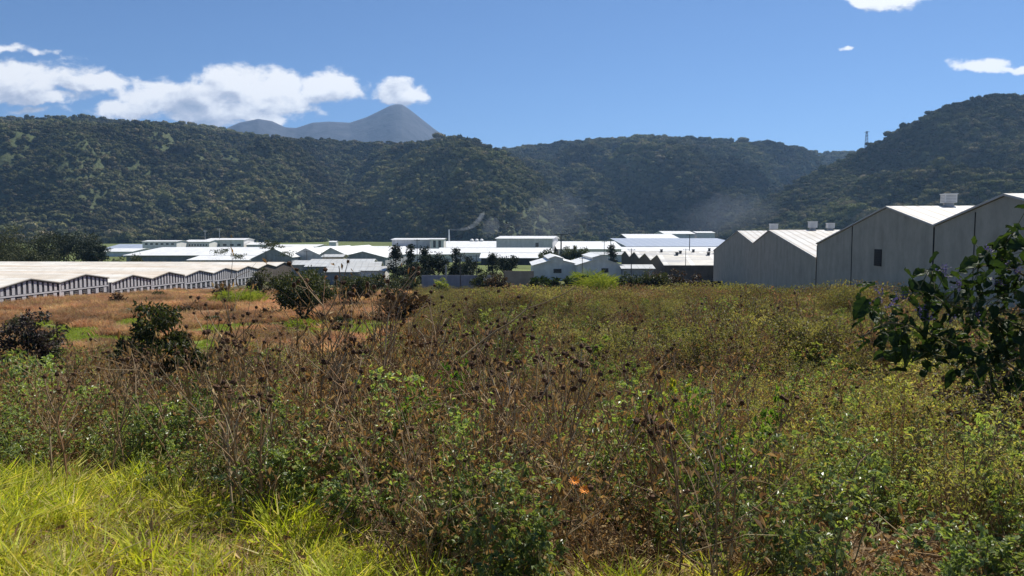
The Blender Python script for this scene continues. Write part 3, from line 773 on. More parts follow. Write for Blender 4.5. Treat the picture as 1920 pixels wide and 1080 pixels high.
w_ = MB(); w_.box((0, 0, 0), (12, .4, 2.2)); w_.box((-.2, -.2, 2.203), (12.2, .6, 2.35)); w_.box((3, -3, 0), (6, -.02, 1.2)); w_.box((7.5, -2, 0), (10, -.02, .8))
o = w_.build('scrap_pile', M['darkwall'], loc=(xat(1292, 175), 175, zat(547, 175))); tag(o, 'dark scrap and low wall beside the left corner of the far warehouse', 'scrap')

# chimney, masts, poles
def mast(px, top, Y, r, label, name='utility_pole', cat='utility pole', m='pole', arms=1, base=None, group=None):
    x = xat(px, Y); zb = float(ground(x, Y)) - .5 if base is None else base; zt = zat(top, Y)
    root = empty(name, (x, Y, zb)); tag(root, label, cat, group)
    p = MB(); p.tube([(0, 0, 0), (0, 0, (zt - zb) * .5), (0, 0, zt - zb)], r, r * .65, 8); p.build('shaft', M[m], root)
    h = zt - zb
    for k in range(arms):
        q = MB(); q.bar((-r * 7, -.02, h - .4 - k * .9), (r * 7, .02, h - .4 - k * .9), r * .9, r * .9); ca = q.build('crossarm', M[m], root)
        for d in (-6, 0, 6):
            i_ = MB(); i_.tube([(d * r, 0, h - .4 - k * .9 + r * .5), (d * r, 0, h - .4 - k * .9 + r * 2)], r * .4, r * .3, 6); i_.build('insulator', M['steel'], ca)
    return root
PG = 'utility poles in the valley'
for a in ((166, 462, 330, .16, 'thin pole in front of the left trees'), (575, 470, 300, .15, 'pole before the left one of the twin pale gables'),
          (607, 472, 290, .15, 'pole between the twin pale gables'), (782, 448, 235, .13, 'thin pole rising among the dark conifers'),
          (863, 478, 190, .16, 'pole in front of the slender conifer'), (893, 477, 188, .12, 'thin pole just right of the slender conifer'),
          (1052, 438, 330, .42, 'thick dark pole beside the factory hall'), (1133, 452, 400, .18, 'thin pole before the cream roof'),
          (1145, 450, 330, .20, 'pole rising behind the slender tree'), (1184, 466, 225, .16, 'pole in front of the first sawtooth gable'),
          (1293, 439, 380, .25, 'tall pole rising over the sawtooth roofs'), (1286, 466, 230, .12, 'short pole in front of the cream sawtooth roofs'),
          (1092, 482, 215, .12, 'pole between the two white farm sheds'), (510, 455, 330, .18, 'pole beside the umbrella-shaped tree'),
          (498, 470, 290, .17, 'pole left of the bare small tree'), (250, 482, 290, .12, 'short pole against the round dark bush')):
    mast(a[0], a[1], a[2], a[3], a[4], group=PG)
mast(836, 495, 180, .22, 'pale concrete post at the right edge of the conifers', 'concrete_post', 'post', 'palepole', 0)
mast(842, 430.5, 700, .9, 'thin white factory chimney trailing smoke', 'chimney', 'chimney', 'white', 0)
mast(385, 431, 640, .22, 'left antenna mast on the white buildings', 'antenna_mast', 'antenna', 'steel', 2)
mast(412, 428, 645, .25, 'right and taller antenna mast on the white buildings', 'antenna_mast', 'antenna', 'steel', 2)
# lattice tower on the right hill
def tower():
    X, Y, Z = [float(v) for v in hillC.at(1618, 1.0)]
    root = empty('lattice_tower', (X, Y, Z)); tag(root, 'thin lattice tower on the skyline of the right hill', 'tower')
    H = P(1621, 246, Y)[2] - Z; m = MB()
    for sx in (-1, 1):
        for sy in (-1, 1): m.bar((sx * 3.4, sy * 3.4, -3), (sx * 1.2, sy * 1.2, H), .55, .55)
    for k in range(6):
        z0, z1 = H * k / 6, H * (k + 1) / 6; a, b = 3.4 - 2.2 * k / 6, 3.4 - 2.2 * (k + 1) / 6
        for s in (-1, 1): m.bar((-a, s * a, z0), (b, s * b, z1), .3, .3); m.bar((s * a, -a, z0), (s * b, b, z1), .3, .3)
    m.build('frame', M['pole'], root)
    m = MB(); m.bar((-5, 0, H * .93), (6, 0, H * .98), .7, .7); m.bar((-3, 0, H * .8), (3.5, 0, H * .8), .5, .5); m.build('crossarm', M['pole'], root)
tower()
# ------------------------------------------------------------------ trees and shrubs of the middle distance
M['bark'] = plain('bark', (0.09, 0.07, 0.05), 0.95, 0.4, 6)
M['palebark'] = plain('pale_bark', (0.20, 0.17, 0.13), 0.95, 0.3, 6)
M['conif'] = foliage('dark_conifer_leaves', [(0.016, 0.026, 0.014), (0.025, 0.038, 0.018), (0.035, 0.048, 0.02), (0.02, 0.03, 0.016)], trans=0.1, rough=0.7)
M['darkleaf'] = foliage('dark_tree_leaves', [(0.035, 0.05, 0.02), (0.06, 0.08, 0.028), (0.09, 0.105, 0.035), (0.045, 0.06, 0.022), (0.11, 0.105, 0.04)], trans=0.2, rough=0.6)
M['leftleaf'] = foliage('edge_tree_leaves', [(0.02, 0.028, 0.013), (0.04, 0.05, 0.018), (0.075, 0.08, 0.025), (0.025, 0.034, 0.014), (0.10, 0.095, 0.03), (0.03, 0.04, 0.016)], trans=0.12, rough=0.7, pos_scale=0.15, isl=0.5)
M['olive'] = foliage('olive_leaves', [(0.04, 0.052, 0.018), (0.06, 0.072, 0.024), (0.09, 0.09, 0.03), (0.05, 0.045, 0.022), (0.035, 0.048, 0.018)], trans=0.3)
M['lime'] = foliage('lime_leaves', [(0.20, 0.25, 0.035), (0.28, 0.30, 0.05), (0.14, 0.19, 0.03), (0.32, 0.32, 0.08)], trans=0.45)
M['brownleaf'] = foliage('brown_leaves', [(0.09, 0.055, 0.03), (0.13, 0.08, 0.04), (0.06, 0.04, 0.025), (0.10, 0.075, 0.03), (0.05, 0.05, 0.02)], trans=0.25, tcol=(1.2, 1, .7))
M['purpleleaf'] = foliage('dark_purplish_leaves', [(0.045, 0.035, 0.035), (0.07, 0.045, 0.04), (0.035, 0.04, 0.022), (0.05, 0.055, 0.025), (0.09, 0.06, 0.05)], trans=0.2, tcol=(1.1, 1, .8))
M['banana'] = foliage('broad_dark_leaves', [(0.022, 0.04, 0.018), (0.035, 0.058, 0.022), (0.055, 0.08, 0.03), (0.03, 0.045, 0.02)], trans=0.2)

def limb(mb, p, d, L, r, r_, depth, tips, m=0, spread=.7, up=.15, kink=.12):
    """recursive tapered limbs; collects tip points"""
    n = 4; pts = [np.array(p, float)]; dd = np.array(d, float)
    for i in range(n):
        dd = dd + r_.normal(0, kink, 3) + np.array([0, 0, up * .2]); dd /= np.linalg.norm(dd); pts.append(pts[-1] + dd * L / n)
    mb.tube(pts, r, r * .6, 6 if r > .05 else 4, m)
    tips.append((pts[-1], dd, depth)); tips.append((pts[-2], dd, depth))
    if depth > 0:
        for k in range(r_.integers(2, 4)):
            a = dd + r_.normal(0, spread, 3) * np.array([1, 1, .6]); a[2] += up; a /= np.linalg.norm(a)
            limb(mb, pts[r_.integers(2, n + 1)], a, L * r_.uniform(.6, .85), r * .58, r_, depth - 1, tips, m, spread, up, kink)

def tree(name, label, cat, px, top, wpx, Y, leaf, shape='round', seed=0, leafm=.45, n=1600, trunk=.35, group=None, bark='bark', dens=1.0, base=None, crown_lo=.25):
    r = np.random.default_rng(seed + 1000); x = xat(px, Y) if Y > 60 else P(px, top, Y)[0]
    zb = float(ground(x, Y)) if base is None else base; zt = P(px, top, Y)[2]; H = zt - zb; R = wpx / F * Y / 2
    root = empty(name, (x, Y, zb), r.uniform(0, 6)); tag(root, label, cat, group)
    tb = MB(); tips = []
    mb = MB(); c = []
    if shape == 'conifer':
        tb.tube([(0, 0, -.3), (0, 0, H * .5), (.05, 0, H * .95)], trunk, trunk * .2, 6)
        for k in range(34):
            f = r.uniform(.04, .98); rr = R * (1 - f) ** .6 * r.uniform(.5, 1.05); a = r.uniform(0, 6.28)
            c.append((np.array([math.cos(a) * rr * .75, math.sin(a) * rr * .75, H * f]), R * r.uniform(.28, .5)))
            if k % 2 == 0: tb.tube([(0, 0, H * f * .95), (math.cos(a) * rr, math.sin(a) * rr, H * f)], trunk * .22, .03, 4)
    else:
        h0 = H * crown_lo
        limb(tb, (0, 0, -.3), (r.normal(0, .08), r.normal(0, .08), 1), h0 + .3 if shape != 'bush' else H * .25, trunk, r, 0, tips)
        t0 = tips[0][0]
        for k in range(5 if shape != 'umbrella' else 7):
            a = k * 2.4 + r.uniform(0, 1); d = np.array([math.cos(a) * .8, math.sin(a) * .8, .9 if shape != 'umbrella' else .55])
            limb(tb, t0 - np.array([0, 0, r.uniform(0, .15) * H]), d / np.linalg.norm(d), (H - h0) * .42 if shape != 'umbrella' else R * .5, trunk * .5, r, 2, tips, up=.2)
        ng = int(34 * dens) if shape != 'umbrella' else 26
        ph = r.uniform(0, 6.28, 4)
        for k in range(ng):
            d = r.normal(size=3); d /= np.linalg.norm(d); q = r.uniform(.2, 1) ** .5; az = math.atan2(d[1], d[0]); q *= .88 + .22 * math.sin(2 * az + ph[0]) + .16 * math.sin(3 * az + ph[1] + 2 * d[2])
            if shape == 'umbrella': cc = np.array([d[0] * R * q * .9, d[1] * R * q * .9, H * (.86 + .10 * r.uniform(-1, 1))]); rad = R * r.uniform(.12, .24)
            else:
                cc = np.array([d[0] * R * q * .8, d[1] * R * q * .8, h0 + (H - h0) * (.5 + .42 * d[2] * q)]); rad = R * r.uniform(.18, .38)
                if shape == 'bush': rad *= r.uniform(.55, 1.1); cc[2] = H * (.12 + .8 * r.uniform() * (1 - .35 * q * r.uniform())); cc[:2] *= 1.1 - .55 * max(0, cc[2] / H - .5) * 2 * r.uniform(.3, 1)
                if shape == 'top': rad = R * r.uniform(.3, .6); cc = np.array([d[0] * R * q * .7, d[1] * R * q * .7, H - R * .9 + R * .8 * d[2] * q])
            c.append((cc, rad))
    if shape in ('round', 'bush'):
        c = c[:int(len(c) * .55)]
        for tp_, dd_, dep in tips:
            if dep <= 1 and r.uniform() < .75: c.append((np.array(tp_) * np.array([min(1, R / max(.01, abs(tp_[0]) + .01)), min(1, R / max(.01, abs(tp_[1]) + .01)), 1]), R * r.uniform(.12, .26)))
    per = max(14, int(n / len(c)))
    for cc, rad in c:
        d = r.normal(size=(per, 3)); d /= np.linalg.norm(d, axis=1)[:, None]
        rr = rad * r.uniform(.3, 1.1, (per, 1)) * (np.array([1, 1, .75]) if shape != 'umbrella' else np.array([1.3, 1.3, .35]))
        dirv = r.normal(size=(per, 3)) + d * .6 - np.array([0, 0, .25])
        mb.leaves(cc + d * rr, dirv, d + r.normal(0, .5, (per, 3)), leafm * r.uniform(.6, 1.3, per), leafm * .5 * r.uniform(.7, 1.2, per), 0, .2)
    # keep the outline honest: scale crown + trunk so that the top is at H
    zmax = max(v[:, 2].max() for v in mb.V)
    for v in mb.V: v[:, 2] *= H / zmax
    tb.build('trunk', M[bark], root); mb.build('crown', M[leaf], root)
    return root
CG = 'dark trees in the middle of the valley'
tree('cypress_tree', 'leftmost tall dark conifer, standing above the small white-walled hut', 'tree', 742, 455, 44, 225, 'conif', 'conifer', 1, .7, 2200, .3, CG)
tree('cypress_tree', 'narrow pointed dark conifer second from the left', 'tree', 770, 456, 34, 232, 'conif', 'conifer', 2, .7, 1800, .3, CG)
tree('cypress_tree', 'dark conifer with a rounded tip third from the left', 'tree', 797, 458, 42, 228, 'conif', 'conifer', 3, .7, 2000, .3, CG)
tree('broad_tree', 'broad dark round tree at the right end of the left conifer group', 'tree', 822, 470, 56, 220, 'conif', 'round', 4, .6, 3000, .35, CG)
tree('broad_tree', 'low dark tree filling in below the left conifers', 'tree', 775, 484, 96, 218, 'conif', 'bush', 44, .6, 3600, .35, CG)
tree('cypress_tree', 'slender dark tree with a small flat-sided top, right of the round one', 'tree', 855, 461, 34, 214, 'conif', 'conifer', 5, .6, 1900, .28, CG)
tree('broad_tree', 'dark round tree between the slender conifer and the gap', 'tree', 878, 473, 46, 222, 'conif', 'round', 6, .6, 2400, .3, CG)
tree('broad_tree', 'low dark tree filling in under the slender conifer', 'tree', 856, 486, 64, 218, 'conif', 'bush', 45, .6, 2800, .3, CG)
tree('cypress_tree', 'dark pointed tree before the dark open wall', 'tree', 924, 471, 36, 240, 'conif', 'conifer', 7, .6, 1800, .28, CG)
tree('broad_tree', 'dark rounded tree just right of the pointed one by the open wall', 'tree', 950, 476, 50, 245, 'conif', 'round', 8, .6, 2400, .3, CG)
for k, (px, tp, w, lb) in enumerate(((1030, 463, 40, 'left one of three olive round trees behind the farm sheds'), (1066, 458, 40, 'middle and tallest of three olive round trees behind the farm sheds'), (1098, 462, 40, 'right one of three olive round trees behind the farm sheds'))):
    tree('round_tree', lb, 'tree', px, tp, w, 330, 'darkleaf', 'round', 20 + k, .8, 2400, .4, 'round trees behind the farm sheds')
tree('slender_tree', 'slender leaning dark tree left of the sawtooth gables', 'tree', 1147, 455, 28, 300, 'conif', 'conifer', 30, .8, 1300, .3)
LG = 'big dark trees at the left edge'
for k, (px, tp, w, Y, lb) in enumerate(((28, 414, 120, 340, 'tallest spreading dark tree at the left edge of the valley'), (96, 427, 100, 330, 'second large dark tree from the left edge'), (150, 428, 96, 325, 'large dark tree at the right end of the left clump'),
        (62, 461, 110, 300, 'low dome-shaped dark tree in front of the left clump'), (182, 452, 46, 318, 'small dark tree at the outer right foot of the left clump'), (-40, 420, 110, 340, 'dark tree cut by the left edge of the view'), (-5, 462, 60, 305, 'low dark tree at the very left edge beside the dome-shaped one'))):
    tree('spreading_tree', lb, 'tree', px, tp, w, Y, 'conif' if k in (2, 4) else 'leftleaf', 'round', 40 + k, .75, 6500, .6, LG, dens=1.6, crown_lo=.12)
for k, (px, tp, w, lb) in enumerate(((226, 478, 42, 'left round dark bush before the long white shed roof'), (257, 471, 42, 'right and taller round dark bush before the long white shed roof'), (302, 486, 50, 'low dark hedge bush under the long white shed roof, left'), (345, 487, 46, 'low dark hedge bush under the long white shed roof, middle'), (380, 487, 40, 'low dark hedge bush under the long white shed roof, right'))):
    tree('round_bush', lb, 'bush', px, tp, w, 295, 'darkleaf', 'bush', 60 + k, .8, 1500, .25, 'round bushes before the long white shed', dens=.8)
tree('acacia_tree', 'nearly bare flat-topped acacia over the white roofs', 'tree', 412, 464, 52, 288, 'darkleaf', 'umbrella', 70, .5, 420, .28)
tree('acacia_tree', 'sparse low acacia right of the nearly bare one', 'tree', 446, 474, 36, 288, 'darkleaf', 'umbrella', 71, .5, 420, .22)
tree('acacia_tree', 'umbrella-shaped tree with a thin green top near the grey-green gable', 'tree', 508, 449, 50, 305, 'olive', 'umbrella', 72, .6, 900, .3)
tree('small_tree', 'small bare tree in front of the twin pale gables', 'tree', 536, 468, 34, 300, 'darkleaf', 'umbrella', 73, .5, 120, .22)
# nearer shrubs on the valley floor
tree('bush_tree', 'dark green bush tree with forked trunk standing alone in the field', 'tree', 566, 497, 128, 104, 'olive', 'round', 80, .40, 10000, .24, dens=1.7, crown_lo=.12)
tree('shrub_tree', 'smaller olive shrub tree right of the lone bush tree', 'shrub', 668, 507, 90, 128, 'olive', 'round', 81, .42, 3600, .2, dens=1.0, crown_lo=.15)
tree('shrub_tree', 'olive shrub against the end of the striped greenhouse', 'shrub', 494, 499, 50, 150, 'olive', 'bush', 82, .42, 2400, .2)
tree('shrub_tree', 'grey-green shrub below the small white-walled hut', 'shrub', 766, 512, 44, 175, 'darkleaf', 'bush', 83, .5, 1800, .2)
tree('lime_shrub', 'yellow-green domed shrub in front of the grey boundary wall', 'shrub', 826, 518, 38, 170, 'lime', 'bush', 84, .5, 1500, .18)
tree('shrub_tree', 'dark shrub under the yellow-green domed shrub', 'shrub', 824, 532, 46, 160, 'darkleaf', 'bush', 85, .5, 1500, .18)
tree('shrub_tree', 'brownish shrub left of the tan sheet wall', 'shrub', 930, 508, 60, 160, 'brownleaf', 'bush', 86, .5, 1800, .18)
tree('shrub_tree', 'pale green shrub right of the boundary wall', 'shrub', 902, 505, 36, 185, 'olive', 'bush', 87, .5, 1500, .18)
for k, px in enumerate(range(1002, 1125, 15)):
    x = xat(px, 158 + (k % 3) * 4); Y = 158 + (k % 3) * 4; r = np.random.default_rng(300 + k)
    names = ['first', 'second', 'third', 'fourth', 'fifth', 'sixth', 'seventh', 'eighth', 'ninth']
    zb = float(ground(x, Y)); root = empty('banana_plant', (x, Y, zb)); tag(root, '%s broad-leaved dark plant from the left in the hedge below the farm sheds' % names[k], 'banana plant', 'broad-leaved plants below the farm sheds')
    s_ = MB(); l_ = MB(); H = zat(508 + r.uniform(0, 7), Y) - zb
    for q in range(9):
        o_ = r.normal(0, .7, 2); h = H * r.uniform(.15, .72)
        s_.tube([(o_[0], o_[1], -.2), (o_[0] * 1.1, o_[1] * 1.1, h)], .14, .07, 5)
        n_ = 12; a = r.uniform(0, 6.28, n_); el = r.uniform(.2, 1.3, n_)
        l_.leaves(np.tile([[o_[0] * 1.1, o_[1] * 1.1, h * .95]], (n_, 1)) + r.normal(0, .1, (n_, 3)), np.stack([np.cos(a) * np.cos(el), np.sin(a) * np.cos(el), np.sin(el)], 1), np.tile([[0, 0, 1.]], (n_, 1)) + r.normal(0, .2, (n_, 3)), r.uniform(1.1, 2.0, n_), .5, 0, .2, .25)
    s_.build('stem', M['bark'], root); l_.build('leaves', M['banana'], root)
def grass_tuft(name, label, px, top, w, Y, leaf, n=900, seed=0):
    r = np.random.default_rng(seed); x = xat(px, Y); zb = float(ground(x, Y)); H = zat(top, Y) - zb; R = w / F * Y / 2
    b = np.stack([r.normal(0, R * .28, n), r.normal(0, R * .28, n), np.full(n, -.1)], 1)
    d = np.stack([b[:, 0] / R * .8 + r.normal(0, .18, n), b[:, 1] / R * .8 + r.normal(0, .18, n), np.ones(n)], 1)
    m = MB(); L = H * r.uniform(.55, 1.12, n); m.leaves(b, d, r.normal(size=(n, 3)), L, .10, 0, .2, .12)
    # drooping outer halves
    e = b + d / np.linalg.norm(d, axis=1)[:, None] * L[:, None] * .75
    d2 = d.copy(); d2[:, 2] = r.uniform(-.3, .6, n); d2[:, :2] *= 2.2
    m.leaves(e, d2, r.normal(size=(n, 3)), L * .35, .09, 0, .2, .1)
    o = m.build(name, M[leaf], loc=(x, Y, zb)); tag(o, label, 'grass tuft'); return o
grass_tuft('cane_tuft', 'bright yellow-green cane tuft right of the broad-leaved hedge', 1130, 511, 60, 152, 'lime', 900, 1)
grass_tuft('cane_tuft', 'smaller lime cane tuft just in front of the right farm shed', 1104, 503, 36, 170, 'lime', 600, 2)
grass_tuft('cane_tuft', 'dark reddish dry cane tuft standing in the russet field', 762, 545, 56, 104, 'brownleaf', 1100, 3)
grass_tuft('cane_tuft', 'yellow-green pointed tuft at the foot of the far warehouse, left', 1372, 531, 34, 98, 'lime', 500, 4)
grass_tuft('cane_tuft', 'low yellow-green tuft at the foot of the far warehouse, right', 1447, 541, 40, 92, 'lime', 450, 5)
for k, (px, tp, w, Y, lf, lb) in enumerate(((1178, 508, 44, 150, 'darkleaf', 'dark shrub right of the bright cane tuft'), (1212, 505, 50, 152, 'darkleaf', 'dark shrub below the sawtooth gables'), (1244, 509, 44, 150, 'olive', 'olive shrub below the cream sawtooth roofs'),
        (1275, 503, 50, 158, 'brownleaf', 'brown dry shrub before the dark shed wall'), (1308, 508, 46, 160, 'brownleaf', 'brown dry shrub nearest the far warehouse corner'), (1010, 528, 30, 145, 'olive', 'pale shrub at the left foot of the broad-leaved hedge'),
        (1225, 500, 60, 175, 'brownleaf', 'reddish brown shrub behind the dark ones below the sawtooth gables'))):
    tree('shrub', lb, 'shrub', px, tp, w, Y, lf, 'bush', 120 + k, .5, 1600, .15)

for k, (px, tp, w, Y, lf, lb) in enumerate(((706, 506, 44, 185, 'darkleaf', 'dark green bush right under the small white-walled hut'), (738, 513, 46, 182, 'darkleaf', 'dark green bush at the foot of the leftmost dark conifer'), (640, 512, 50, 190, 'olive', 'olive bush below the nearest grey corrugated roof'),
        (600, 508, 50, 195, 'darkleaf', 'dark bush behind the right side of the lone bush tree'), (672, 516, 40, 190, 'darkleaf', 'dark bush behind the smaller olive shrub tree'), (548, 510, 44, 200, 'darkleaf', 'dark bush behind the left side of the lone bush tree'))):
    tree('bush', lb, 'bush', px, tp, w, Y, lf, 'bush', 140 + k, .5, 1500, .12)
# ------------------------------------------------------------------ foreground weeds
GREENS = [(0.143, 0.199, 0.056), (0.222, 0.285, 0.079), (0.317, 0.381, 0.104), (0.159, 0.222, 0.088), (0.397, 0.412, 0.120), (0.120, 0.174, 0.071), (0.254, 0.301, 0.143)]
M['gleaf'] = foliage('glossy_green_leaves', GREENS, trans=0.42, rough=0.38, spec=0.5, pos_scale=0.35)
M['oleaf'] = foliage('small_olive_leaves', [(0.212, 0.223, 0.067), (0.305, 0.305, 0.083), (0.399, 0.365, 0.117), (0.164, 0.200, 0.060), (0.282, 0.200, 0.094), (0.235, 0.140, 0.083), (0.469, 0.399, 0.140)], trans=0.40, rough=0.6, pos_scale=0.2)
M['dleaf'] = foliage('dry_brown_leaves', [(0.31, 0.19, 0.075), (0.40, 0.26, 0.11), (0.20, 0.12, 0.05), (0.52, 0.39, 0.19), (0.27, 0.16, 0.08), (0.16, 0.10, 0.05)], trans=0.3, tcol=(1.2, 1.0, .7), rough=0.8)
M['stem'] = foliage('dry_stems', [(0.24, 0.155, 0.08), (0.34, 0.23, 0.12), (0.16, 0.10, 0.055), (0.52, 0.40, 0.24), (0.27, 0.15, 0.075)], trans=0.0, rough=0.8)
M['head'] = foliage('seed_heads', [(0.05, 0.026, 0.015), (0.12, 0.06, 0.03), (0.075, 0.038, 0.02)], trans=0.0, rough=0.9)
M['gstem'] = foliage('green_brown_stems', [(0.153, 0.128, 0.060), (0.119, 0.136, 0.051), (0.187, 0.136, 0.076)], trans=0.0, rough=0.7)
M['grass'] = foliage('yellow_green_grass', [(0.38, 0.45, 0.04), (0.52, 0.55, 0.06), (0.58, 0.52, 0.10), (0.26, 0.34, 0.035), (0.62, 0.52, 0.2)], trans=0.5, rough=0.5, tcol=(1.25, 1.25, .5), isl=0.3)
M['straw'] = foliage('straw', [(0.36, 0.28, 0.15), (0.28, 0.20, 0.11), (0.42, 0.34, 0.18), (0.20, 0.13, 0.07)], trans=0.3, tcol=(1.2, 1.0, .75), rough=0.7)
M['russet'] = foliage('russet_grass', [(0.44, 0.26, 0.16), (0.54, 0.34, 0.21), (0.36, 0.21, 0.13), (0.52, 0.38, 0.22), (0.44, 0.37, 0.15), (0.30, 0.17, 0.10)], trans=0.4, tcol=(1.2, 1.0, .75), rough=0.8, pos_scale=0.09, isl=0.1)
M['lawn'] = foliage('short_bright_grass', [(0.20, 0.26, 0.04), (0.27, 0.33, 0.05), (0.15, 0.20, 0.035), (0.32, 0.33, 0.08)], trans=0.45, rough=0.7)
M['farleaf'] = foliage('distant_weed_leaves', [(0.130, 0.124, 0.052), (0.208, 0.189, 0.072), (0.299, 0.260, 0.104), (0.104, 0.111, 0.046), (0.182, 0.124, 0.072), (0.195, 0.189, 0.065), (0.130, 0.130, 0.052), (0.338, 0.286, 0.130)], trans=0.38, rough=0.6, pos_scale=0.12, isl=0.12)
M['fardry'] = foliage('distant_dry_leaves', [(0.207, 0.132, 0.069), (0.299, 0.190, 0.103), (0.138, 0.092, 0.052), (0.253, 0.196, 0.092)], trans=0.3, tcol=(1.2, 1.0, .75), rough=0.8, pos_scale=0.12, isl=0.12)
M['midgreen'] = foliage('mid_green_leaves', [(0.149, 0.209, 0.060), (0.239, 0.299, 0.075), (0.329, 0.359, 0.105), (0.179, 0.194, 0.075)], trans=0.4, rough=0.5, spec=0.4, pos_scale=0.3, isl=0.2)
FM = [M['gleaf'], M['oleaf'], M['dleaf'], M['stem'], M['head'], M['gstem'], M['grass'], M['straw']]
GL, OL, DL, ST, HD, GS, GR, SW = range(8)
def unit(v): v = np.asarray(v, float); return v / (np.linalg.norm(v) + 1e-9)
def stalk(mb, r, p, d, L, rad, m, bend=.10, n=6, grav=0.0):
    pts = [np.array(p, float)]; d = unit(d); ds = []
    for i in range(n):
        d = unit(d + r.normal(0, bend, 3) - np.array([0, 0, grav])); pts.append(pts[-1] + d * L / n); ds.append(d)
    mb.tube(pts, rad, rad * .45, 4 if rad < .004 else 5, m)
    return np.array(pts), np.array(ds)
def lobed(mb, r, base, d, L, m):
    """palmate leaves: three leaflets from one stalk"""
    N = len(base); nrm = r.normal(0, .45, (N, 3)) + np.array([0, 0, 1.0])
    d = d / np.linalg.norm(d, axis=1)[:, None]; sd_ = np.cross(d, nrm); sd_ /= np.linalg.norm(sd_, axis=1)[:, None] + 1e-9
    Lr = L * r.uniform(.7, 1.3, N)
    for a, q in ((0, 1.0), (.75, .72), (-.75, .72)):
        mb.leaves(base, d + sd_ * a, nrm, Lr * q, Lr * .42, m, .22, .18)
ICOH = ICO1
def seed_head(mb, r, c, rad, m=HD):
    V, Fc = ICOH; mb.add(np.asarray(c) + V * rad * (1 + r.normal(0, .16, (len(V), 1))), Fc, m)
    n = 10; d = r.normal(size=(n, 3)); d /= np.linalg.norm(d, axis=1)[:, None]
    mb.leaves(np.asarray(c) + d * rad * .8, d, r.normal(size=(n, 3)), rad * r.uniform(.5, .95, n), rad * .35, m, .1)
def weed(kind, seed, big=1.0):
    r = np.random.default_rng(seed); mb = MB()
    H = {'green': 1.25, 'dry': 1.55, 'olive': 1.3, 'leafy': .9}[kind]
    ns = {'green': 5, 'dry': 6, 'olive': 7, 'leafy': 6}[kind]
    for k in range(ns):
        a = r.uniform(0, 6.28); lean = r.uniform(.05, .45)
        p = np.array([r.normal(0, .12), r.normal(0, .12), -.1]); d = (math.cos(a) * lean, math.sin(a) * lean, 1)
        L = H * r.uniform(.65, 1.1)
        sm = {'green': GS, 'dry': ST, 'olive': ST, 'leafy': GS}[kind]
        pts, ds = stalk(mb, r, p, d, L, r.uniform(.0045, .008) * big, sm, .07)
        tips = [(pts[-1], ds[-1])]
        nbr = {'green': 4, 'dry': 7, 'olive': 6, 'leafy': 4}[kind]
        for b in range(nbr):
            i = r.integers(2, 6); q = pts[i] * r.uniform(.0, 1) + pts[i - 1] * 0; q = pts[i]
            aa = r.uniform(0, 6.28); dd = unit(ds[i - 1] + np.array([math.cos(aa), math.sin(aa), .1]) * r.uniform(.5, 1.1))
            p2, d2 = stalk(mb, r, q, dd, L * r.uniform(.18, .42), .0032 * big, sm, .16, 4)
            tips.append((p2[-1], d2[-1])); tips.append((p2[2], d2[1]))
            if kind in ('dry', 'olive') and r.uniform() < .6:
                p3, d3 = stalk(mb, r, p2[2], unit(d2[1] + r.normal(0, .6, 3)), L * .16, .0022 * big, sm, .2, 3); tips.append((p3[-1], d3[-1]))
        P_ = np.array([t[0] for t in tips]); D_ = np.array([t[1] for t in tips])
        if kind in ('green', 'leafy'):
            c = 7 if kind == 'green' else 9; B = np.repeat(P_, c, 0) + r.normal(0, .035, (len(P_) * c, 3)); D = np.repeat(D_, c, 0) * .4 + r.normal(0, .7, (len(B), 3))
            lobed(mb, r, B, D, .062 * big, np.where(r.uniform(size=len(B)) < .86, GL, DL) if False else GL)
            nb = 10; tt = r.uniform(.15, 1, nb); B = pts[np.minimum((tt * 6).astype(int), 6)] + r.normal(0, .03, (nb, 3)); lobed(mb, r, B, r.normal(0, .7, (nb, 3)) - np.array([0, 0, .3]), .06 * big, GL if r.uniform() < .6 else DL)
            nb = 8; B = P_[r.integers(0, len(P_), nb)] - np.array([0, 0, .08]); mb.leaves(B, r.normal(0, .6, (nb, 3)) - np.array([0, 0, .8]), r.normal(size=(nb, 3)), .06, .03, DL, .5, .1)
        if kind == 'olive':
            c = 7; B = np.repeat(P_, c, 0) + r.normal(0, .05, (len(P_) * c, 3)); D = np.repeat(D_, c, 0) * .6 + r.normal(0, .7, (len(B), 3))
            mb.leaves(B, D, r.normal(0, .5, (len(B), 3)) + np.array([0, 0, 1]), .045 * big * r.uniform(.7, 1.4, len(B)), .02 * big, OL, .2, .1)
            nb = 10; tt = r.integers(1, 7, nb); mb.leaves(pts[tt], r.normal(0, .7, (nb, 3)), r.normal(size=(nb, 3)), .05 * big, .024 * big, DL, .4, .1)
        if kind == 'dry':
            c = 2; B = np.repeat(P_, c, 0) + r.normal(0, .03, (len(P_) * c, 3)); mb.leaves(B, r.normal(0, .6, (len(B), 3)) - np.array([0, 0, .6]), r.normal(size=(len(B), 3)), .05 * big * r.uniform(.6, 1.4, len(B)), .02 * big, DL, .5, .1)
            nb = 9; tt = r.integers(1, 6, nb); mb.leaves(pts[tt], r.normal(0, .6, (nb, 3)) - np.array([0, 0, .6]), r.normal(size=(nb, 3)), .07 * big, .026 * big, DL, .6, .1)
            for t in tips:
                if r.uniform() < .14: seed_head(mb, r, t[0], .016 * big * r.uniform(.8, 1.25))
    if kind in ('green', 'olive', 'leafy'):      # dry litter caught low in the plant
        n = 40; B = np.stack([r.normal(0, .3, n), r.normal(0, .3, n), r.uniform(0, .5, n)], 1); mb.leaves(B, r.normal(size=(n, 3)), r.normal(size=(n, 3)), .07 * big, .03 * big, DL, .4, .1)
    return mb.mesh('weed_source', FM)
